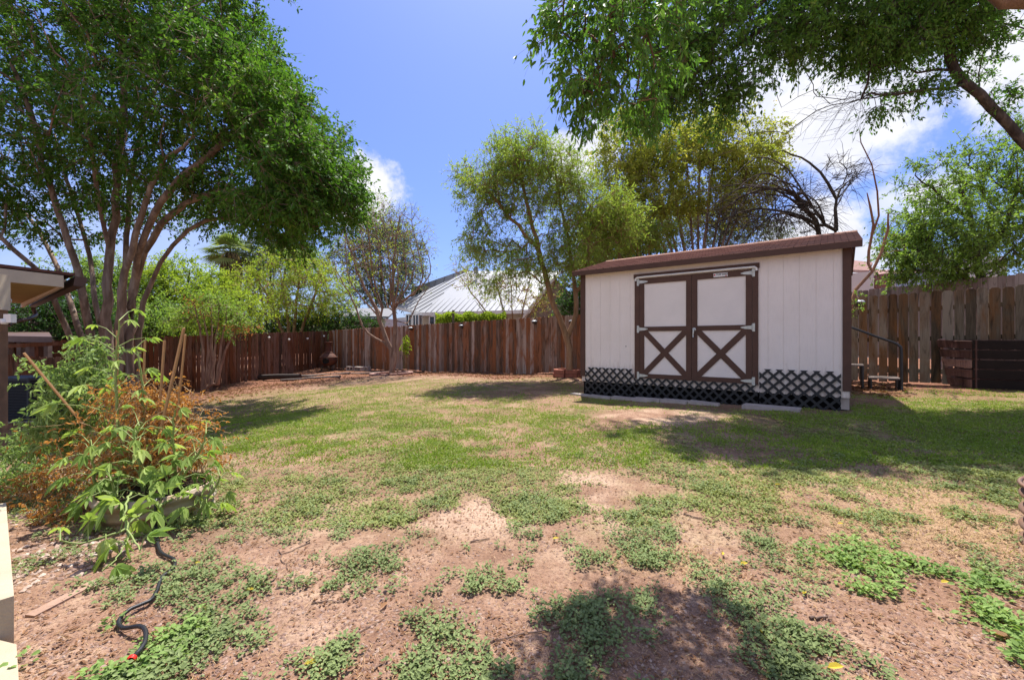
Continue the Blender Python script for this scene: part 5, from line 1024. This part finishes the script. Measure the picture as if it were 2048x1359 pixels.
mc = m.ramp(n3, [(.3, (.08, .03, .02)), (.5, (.20, .09, .055)), (.7, (.34, .19, .13))]); soil = m.mix(m.math('MULTIPLY', m.attr('mulch'), m.ramp(n2, [(.3, .7), (.5, 1.)])), soil, mc)
sc_ = m.ramp(n4, [(.35, (.22, .13, .075)), (.5, (.38, .25, .145)), (.68, (.56, .42, .26))]); soil = m.mix(m.math('MULTIPLY', m.attr('straw'), .75), soil, sc_)
hb = m.math('ADD', m.math('MULTIPLY', n3, .8), m.math('MULTIPLY', n4, .35)); m.bsdf(soil, .98, .08, 0, hb, .015, .9)
me.materials.append(m.m); go = bpy.data.objects.new('ground', me); COL.objects.link(go); tag(go, kind='structure')
# height sampler on the displaced sheet
def gz(X, Y):
    z = ground(X, Y); nf = sstep(9, 3, Y)*(Y > .3)
    return z+(fbm(X*3, Y*3, 1, 4)-.5)*.035+(fbm(X*14, Y*14, 2, 3)-.5)*.014*nf+(fbm(X*.8, Y*.8, 8, 2)-.5)*.05
def scatter(n, y0, y1, dens, xmul=1.28, pw=1.6, xlo=-14, xhi=11):
    "random ground points in the yard, denser towards the house, kept with probability dens"
    t = rng.random(n); Y = (y0**(1-pw)+t*(y1**(1-pw)-y0**(1-pw)))**(1/(1-pw)); X = rng.uniform(-1, 1, n)*xmul*Y
    k = (rng.random(n) < dens(X, Y)) & (X > xlo) & (X < xhi)
    A_ = np.array(CORN); d1 = (X-A_[0])*D[0]+(Y-A_[1])*D[1]; k &= d1 < -.05
    ls = ((X-1.414)*U[0]+(Y-8.545)*U[1]); ld = ((X-1.414)*D[0]+(Y-8.545)*D[1]); k &= ~((ls > -.02) & (ls < SL+.02) & (ld > -.06) & (ld < SD))
    k &= np.hypot(X-PX, Y-PY) > PR-.02
    L0, L1 = np.array([-9.6, 22.0]), np.array([-13.9, 9.4]); u_ = (L1-L0)/np.linalg.norm(L1-L0); k &= ((X-L0[0])*(-u_[1])+(Y-L0[1])*u_[0]) > .1
    e = (X-e0[0])*dP[0]+(Y-e0[1])*dP[1]; k &= ~((e > -.01) & (((X-e0[0])*dE[0]+(Y-e0[1])*dE[1]) < 1.5) & (((X-e0[0])*dE[0]+(Y-e0[1])*dE[1]) > -.02))
    return X[k], Y[k]
weedL = leafmat('grey_green_weed_leaf', (.13, .17, .065), (.26, .32, .13), (.42, .43, .19), .22, .3, .55, 2.5)
weedB = leafmat('fresh_green_weed_leaf', (.13, .215, .055), (.27, .38, .11), (.42, .50, .18), .28, .35, .5, 3)
weedY = leafmat('yellowish_creeping_leaf', (.15, .18, .055), (.30, .33, .11), (.46, .43, .18), .22, .3, .55, 1.5)
grassL = leafmat('lawn_blade', (.14, .24, .03), (.29, .38, .065), (.48, .44, .16), .3, .2, .6, 1.3)
strawL = leafmat('dry_straw', (.30, .19, .10), (.48, .33, .18), (.64, .50, .31), .1, .15, .8, 3)
litterL = leafmat('brown_leaf_litter', (.16, .075, .04), (.32, .18, .10), (.52, .36, .22), .1, .15, .8, 3)
def weedmesh(X, Y, nl, rad, L, W_, hgt, mat, name, label, six=True, pw=1.0):
    n = len(X); a = rng.random((n, nl))*6.283; r = rad*np.sqrt(rng.random((n, nl)))*rng.uniform(.6, 1.3, (n, 1))
    px = (X[:, None]+r*np.cos(a)).ravel(); py = (Y[:, None]+r*np.sin(a)).ravel(); h = (hgt*rng.uniform(.1, 1, (n, nl))*(1-(r/rad)*.45).clip(.2, 1)).ravel()
    p = np.stack([px, py, gz(px, py)+h], 1); M = len(p); aa = a.ravel()+rng.normal(size=M)*.7
    d = np.stack([np.cos(aa), np.sin(aa), rng.uniform(-.15, .75, M)], 1); nr = rnd_unit(M)*.55+np.array([0, 0, 1.]); sz = rng.uniform(.55, 1.25, M)
    G = Geo(); G.leaves(p, d, nr, L*sz, W_*sz, np.clip(np.repeat(rng.random(n), nl)*.5+rng.random(M)*.5, 0, 1), .15, .12, six)
    return tag(G.build(name, mat), label, 'ground cover', kind='stuff')
brightf = lambda X, Y: blobsum(X, Y, [gb(1890, 1190, 190, 150), gb(120, 1300, 230, 90)], .3)
X, Y = scatter(26000, 1.3, 4.3, lambda x, y: weedd(x, y)*(1-brightf(x, y))*.50, 1.25, 2.0); weedmesh(X, Y, 20, .040, .017, .0115, .042, weedL, 'weeds', 'patches of small grey-green creeping weeds on the bare pinkish soil')
X, Y = scatter(24000, 1.3, 4.3, lambda x, y: weedd(x, y)*brightf(x, y)*.55, 1.25, 2.0); weedmesh(X, Y, 15, .045, .024, .017, .05, weedB, 'bright_weeds', 'brighter green broad-leaved weeds at the lower left and lower right')
X, Y = scatter(80000, 2.5, 9.5, lambda x, y: np.maximum(weedd(x, y)*.7, lawn(x, y)*sstep(.40, .6, fbm(x*1.3, y*1.3, 91, 3)))*.50, 1.25, 1.7); weedmesh(X, Y, 11, .06, .021, .0145, .020, weedY, 'creeping_lawn_weeds', 'green creeping weeds matted through the middle of the lawn', False)
# grass
def blades(X, Y, hgt, wid, mat, name, label, flat=False):
    n = len(X); aa = rng.random(n)*6.283; d = np.stack([np.cos(aa), np.sin(aa), rng.uniform(.6, 2.2, n) if not flat else rng.uniform(-.02, .16, n)], 1)
    p = np.stack([X, Y, gz(X, Y)+(0 if not flat else rng.uniform(0, .01, n))], 1); G = Geo(); G.leaves(p, d, rnd_unit(n)+(np.array([0, 0, 2.]) if flat else 0), hgt*rng.uniform(.5, 1.2, n), wid, rng.random(n), .1, .2 if not flat else 0)
    return tag(G.build(name, mat), label, 'grass', kind='stuff')
X, Y = scatter(420000, 3.6, 15, lambda x, y: lawn(x, y)*.85*sstep(.30, .56, .16*blobsum(x, y, [(-3.8, 8.6, 2.6, 3.8, 1)], .5)+ fbm(x*2.2, y*2.2, 55, 3)), 1.27, 1.5); blades(X, Y, .045, .009, grassL, 'lawn_grass', 'thin patchy lawn grass across the middle of the yard')
X, Y = scatter(90000, 1.6, 5, lambda x, y: strawf(x, y), 1.25, 1.5); blades(X, Y, .05, .0028, strawL, 'dry_straw', 'dry straw lying on the soil at the right', True)
X, Y = scatter(16000, 1.3, 6, lambda x, y: .45+0*x, 1.25, 2); blades(X, Y, .035, .0022, strawL, 'straw_bits', 'scattered bits of straw and thin twigs over the soil', True)
X, Y = scatter(5000, 2, 5, lambda x, y: strawf(x, y)*.7, 1.25, 1.5); blades(X, Y, .06, .004, leafmat('yellow_green_blade', (.25, .30, .06), (.42, .42, .12)), 'yellow_grass_tufts', 'yellow-green grass tufts in the straw at the right')
# litter flecks and mulch chips
def flecks(X, Y, L, Wd, mat, name, label, cat='litter'):
    n = len(X); aa = rng.random(n)*6.283; d = np.stack([np.cos(aa), np.sin(aa), rng.uniform(-.25, .35, n)], 1); p = np.stack([X, Y, gz(X, Y)+.004], 1); sz = rng.uniform(.4, 1.4, n)
    G = Geo(); G.leaves(p, d, rnd_unit(n)*.4+np.array([0, 0, 1.]), L*sz, Wd*sz, rng.random(n), .3, 0, True); return tag(G.build(name, mat), label, cat, kind='stuff')
X, Y = scatter(22000, 1.3, 6, lambda x, y: sstep(.3, .7, fbm(x*2, y*2, 23, 3)), 1.25, 2); flecks(X, Y, .016, .007, litterL, 'leaf_litter', 'small brown leaf fragments strewn over the soil')
X, Y = scatter(60000, 6, 22, lambda x, y: mulchf(x, y)*.9, .95, 1.3); flecks(X, Y, .075, .035, litterL, 'mulch', 'reddish-brown leaf mulch under the fences')
# clods and pebbles: squashed little stones
def stones(X, Y, r, mat, name, label, cat, sq=.6, lift=.3):
    n = len(X); u_ = np.array([(1,0,0),(.3,.9,0),(-.8,.55,0),(-.8,-.6,0),(.35,-.95,0),(.2,.1,1),(0,0,-.6)], float); tri = np.array([(0,1,5),(1,2,5),(2,3,5),(3,4,5),(4,0,5),(1,0,6),(2,1,6),(3,2,6),(4,3,6),(0,4,6)])
    rr = r*rng.uniform(.35, 1.3, n)**1.3; a = rng.random(n)*6.283; V = u_[None]*rng.uniform(.7, 1.3, (n, 7, 1)); x = V[..., 0]*np.cos(a)[:, None]-V[..., 1]*np.sin(a)[:, None]*.8; y = V[..., 0]*np.sin(a)[:, None]+V[..., 1]*np.cos(a)[:, None]*.8
    z = gz(X, Y); VV = np.stack([X[:, None]+x*rr[:, None], Y[:, None]+y*rr[:, None], z[:, None]+(V[..., 2]*sq+lift*.3)*rr[:, None]], -1)
    G = Geo(); G.addq(VV.reshape(-1, 3), None, (tri[None]+np.arange(n)[:, None, None]*7).reshape(-1, 3), val=np.repeat(rng.random(n), 7)); return tag(G.build(name, mat), label, cat, kind='stuff')
def vmat(name, a, b, c, rough=.95):
    m = N(name); col = m.ramp(m.attr('v'), [(.0, a), (.5, b), (1., c)]); v = m.coord('Position'); col = m.mix(m.ramp(m.noise(v, 90, 3), [(.4, 0.), (.7, .3)]), col, a); m.bsdf(col, rough, .15, 0, m.noise(v, 150, 3), .002, .6); return m.m
X, Y = scatter(26000, 1.25, 6, lambda x, y: sstep(.25, .65, fbm(x*3, y*3, 13, 3)), 1.25, 2.1); stones(X, Y, .0068, vmat('soil_clod', (.20, .12, .09), (.31, .20, .155), (.42, .31, .25)), 'soil_clods', 'small crumbs and clods of the pinkish soil', 'soil')
gravf = lambda x, y: np.clip(blobsum(x, y, [gb(110, 1120, 110, 62, 1), gb(200, 1090, 90, 50, .7), gb(90, 1000, 110, 60, .9), (-3.6, 3.6, .7, 1.0, .9), (-4.6, 4.6, .9, 1.2, .9), (-5.9, 6.3, 1., 1.2, .9)], .3), 0, 1)
X, Y = scatter(26000, 1.8, 8, lambda x, y: gravf(x, y)*.95, 1.3, 1.6); stones(X, Y, .014, vmat('pebble', (.28, .18, .14), (.40, .29, .23), (.58, .47, .39)), 'gravel', 'pale rounded gravel between the patio slab and the planter', 'gravel', .55, .5)
# individual fallen leaves and twigs
yl = leafmat('yellow_fallen_leaf', (.62, .48, .05), (.75, .62, .12)); bl_ = leafmat('brown_fallen_leaf', (.35, .19, .10), (.48, .30, .18))
for px, py, L, am, mt, lab in ((1550, 970, .05, .2, yl, 'yellow fallen leaf beside a brown one on the right soil'), (1675, 1048, .04, .1, yl, 'yellow fallen leaf in the straw'), (1480, 1133, .05, .3, yl, 'yellow fallen leaf right of the middle weed patch'), (1525, 1283, .04, 1.5, yl, 'upright yellow leaf above the dark weed tuft'), (1655, 1352, .06, .1, yl, 'large yellow leaf at the bottom edge'), (1882, 1168, .045, .2, yl, 'yellow leaf on the bright weeds at the right'), (1992, 1250, .04, 1.2, yl, 'yellow leaf standing in the weeds at the far right'), (1445, 1115, .035, 1., yl, 'small yellow leaf above the bare soil'), (1605, 1196, .03, .5, yl, 'tiny yellow-green leaf on the bare soil'), (1105, 1088, .04, .2, yl, 'yellow leaf below the centre weed patch'), (490, 1190, .04, .2, yl, 'yellow leaf right of the hose'), (388, 1137, .03, .3, yl, 'small yellow leaf near the hose bend'), (608, 1335, .05, .3, yl, 'yellow leaf at the bottom, left of centre'), (1393, 1120, .045, 2.4, bl_, 'orange-brown leaf above the middle weed patch'), (1045, 1135, .04, .3, bl_, 'brown leaf right of the centre weeds'), (890, 1277, .04, .5, bl_, 'orange-brown leaf in the lower weed tuft'), (760, 1225, .05, 1.2, bl_, 'curled tan leaf on bare soil left of centre'), (1725, 1175, .06, .6, bl_, 'tan leaf left of the bright weeds'), (2035, 1290, .08, 2.2, bl_, 'orange-brown leaf at the right edge'), (655, 925, .06, .3, bl_, 'brown leaf at the edge of the lawn')):
    X, Y = onground(px, py); z = float(gz(np.array([X]), np.array([Y]))[0])+.016; G = Geo(); G.leaves(np.array([[X, Y, z]]), np.array([[math.cos(am), math.sin(am), .1]]), np.array([[.1, -.25, 1.]]), L, L*.42, np.array([random.random()]), .25, .1, True); tag(G.build('fallen_leaf', mt), lab, 'leaf', 'fallen leaves on the soil')
twm = paint('grey_brown_twig', (.20, .13, .10), .25, .9, 25, .002)
for a, b_, r_, lab in (((1018*.0+1621, 1242), (1663, 1243), .006, 'short thick dark stick on the bare soil at the lower right'), ((1367, 1029), (1435, 1043), .0045, 'long thin stick on the soil right of centre'), ((940, 1092), (980, 1085), .0045, 'short stick above the lone weed near the centre'), ((700, 1278), (772, 1237), .0025, 'thin curved twig on bare soil left of centre'), ((1135, 1253), (940*1.0+10, 1290), .003, 'long thin twig crossing the lower weeds'), ((630, 1210), (690, 1205), .003, 'short twig left of the lower weeds'), ((515, 1045), (535, 1068), .003, 'pale twig near the left weeds'), ((555, 1110), (580, 1150), .0025, 'thin pale twig left of the weeds'), ((760, 1335), (772, 1312), .003, 'little twig at the bottom'), ((1590, 1172), (1620, 1190), .002, 'fine twig on bare soil at the right'), ((1690, 1168), (1712, 1120), .002, 'thin straw-coloured twig left of the bright weeds'), ((1955, 985), (1975, 990), .006, 'pale chip of wood left of the fire ring'), ((620, 1090), (560, 1115), .003, 'dark twig lying left of the largest weed patch')):
    A = onground(*a); B_ = onground(*b_); n = 7; t = np.linspace(0, 1, n); X = A[0]+(B_[0]-A[0])*t; Y = A[1]+(B_[1]-A[1])*t; j = rng.normal(size=n)*.006; X = X+j; Y = Y+j*.6
    G = Geo(); G.tube(np.stack([X, Y, gz(X, Y)+r_+.002], 1), np.linspace(r_, r_*.5, n), 6); tag(G.build('fallen_twig', twm, smooth=True), lab, 'twig', 'fallen twigs on the soil')
# ================================================================= camera, sun, sky
cam = bpy.data.cameras.new('camera'); co = bpy.data.objects.new('camera', cam); COL.objects.link(co); cam.sensor_width = 36; cam.lens = F/2048*36; cam.clip_start = .05; cam.clip_end = 2000
co.location = (0, 0, H); co.rotation_euler = (math.pi/2, 0, 0); SC.camera = co
EL = math.radians(67); AZ = math.radians(8)                     # azimuth from +Y towards +X
sdir = Vector((math.cos(EL)*math.sin(AZ), math.cos(EL)*math.cos(AZ), math.sin(EL)))
sl = bpy.data.lights.new('sun', 'SUN'); so_ = bpy.data.objects.new('sun', sl); COL.objects.link(so_); sl.energy = SUN; sl.angle = math.radians(.55); sl.color = (1, .955, .88); so_.rotation_euler = (-sdir).to_track_quat('-Z', 'Y').to_euler(); so_.location = (0, 0, 30)
w = bpy.data.worlds.new('World'); SC.world = w; w.use_nodes = True; t = w.node_tree; t.nodes.clear()
class WN(N):
    def __init__(s): s.t = t
wn = WN(); sky = wn.add('ShaderNodeTexSky', sky_type='NISHITA'); sky.sun_disc = False; sky.sun_elevation = EL; sky.sun_rotation = AZ; sky.air_density = 1.0; sky.dust_density = 1.5; sky.ozone_density = 1.6
gen = wn.add('ShaderNodeTexCoord').outputs['Generated']; sx = wn.add('ShaderNodeSeparateXYZ'); wn.link(gen, sx.inputs[0])
cl = None; nz_ = wn.noise(gen, 5.0, 7, .62, .3); nz2 = wn.noise(gen, 18, 8, .62)
def cdir(px, py): d = np.array([(px-CX)/F, 1, (CY-py)/F]); return d/np.linalg.norm(d)
for px, py, rad, soft, amp in ((722, 385, .085, .05, 1.), (752, 400, .05, .03, .9), (1150, 315, .085, .05, 1.), (1200, 290, .07, .05, .9), (1690, 225, .17, .12, .95), (1560, 180, .14, .1, .8), (1790, 150, .12, .12, .85), (1990, 130, .085, .07, 1.), (2080, 90, .12, .08, 1.), (1850, 385, .06, .05, .9), (1780, 400, .05, .05, .7), (1660, 450, .08, .05, 1.), (1590, 470, .06, .05, .8), (1720, 520, .06, .04, .9), (1400, 120, .1, .1, .5), (300, 560, .25, .2, .25)) + (('dir', (-.45, -.75, .55), .75, .35, .75), ('dir', (.75, -.55, .45), .45, .3, .7)):  # dir entries: unseen cloud banks behind the camera, added to brighten shaded walls
    dp = wn.add('ShaderNodeVectorMath', operation='DISTANCE'); wn.link(gen, dp.inputs[0]); dp.inputs[1].default_value = cdir(px, py) if px != 'dir' else py
    d = wn.math('ADD', dp.outputs['Value'], wn.math('MULTIPLY', wn.math('SUBTRACT', nz_, .5), rad*1.5)); d = wn.math('ADD', d, wn.math('MULTIPLY', wn.math('SUBTRACT', nz2, .5), rad*1.0+.05))
    mr = wn.add('ShaderNodeMapRange', interpolation_type='SMOOTHSTEP'); wn.link(d, mr.inputs[0]); mr.inputs[1].default_value = rad+soft*.15; mr.inputs[2].default_value = rad-soft*.75; mr.inputs[3].default_value = 0; mr.inputs[4].default_value = amp
    cl = mr.outputs[0] if cl is None else wn.math('MAXIMUM', cl, mr.outputs[0])
skyc = wn.mix(1.0, sky.outputs[0], SKYTINT, 'MULTIPLY')
shade = wn.ramp(wn.noise(gen, 7, 4, .6), [(.35, (.80, .82, .92)), (.65, (1, 1, 1))]); cc = wn.mix(1.0, shade, (CLOUD, CLOUD, CLOUD*1.02), 'MULTIPLY')
fin = wn.mix(cl, skyc, cc); bg = wn.add('ShaderNodeBackground'); wn.link(fin, bg.inputs[0]); bg.inputs[1].default_value = SKY
out = wn.add('ShaderNodeOutputWorld'); wn.link(bg.outputs[0], out.inputs[0])
SC.view_settings.view_transform = 'Standard'; SC.view_settings.look = 'None'; SC.view_settings.exposure = EXPO; SC.view_settings.gamma = 1
SC.cycles.max_bounces = 6; SC.cycles.diffuse_bounces = 3; SC.cycles.glossy_bounces = 2; SC.cycles.transmission_bounces = 3; SC.cycles.transparent_max_bounces = 4
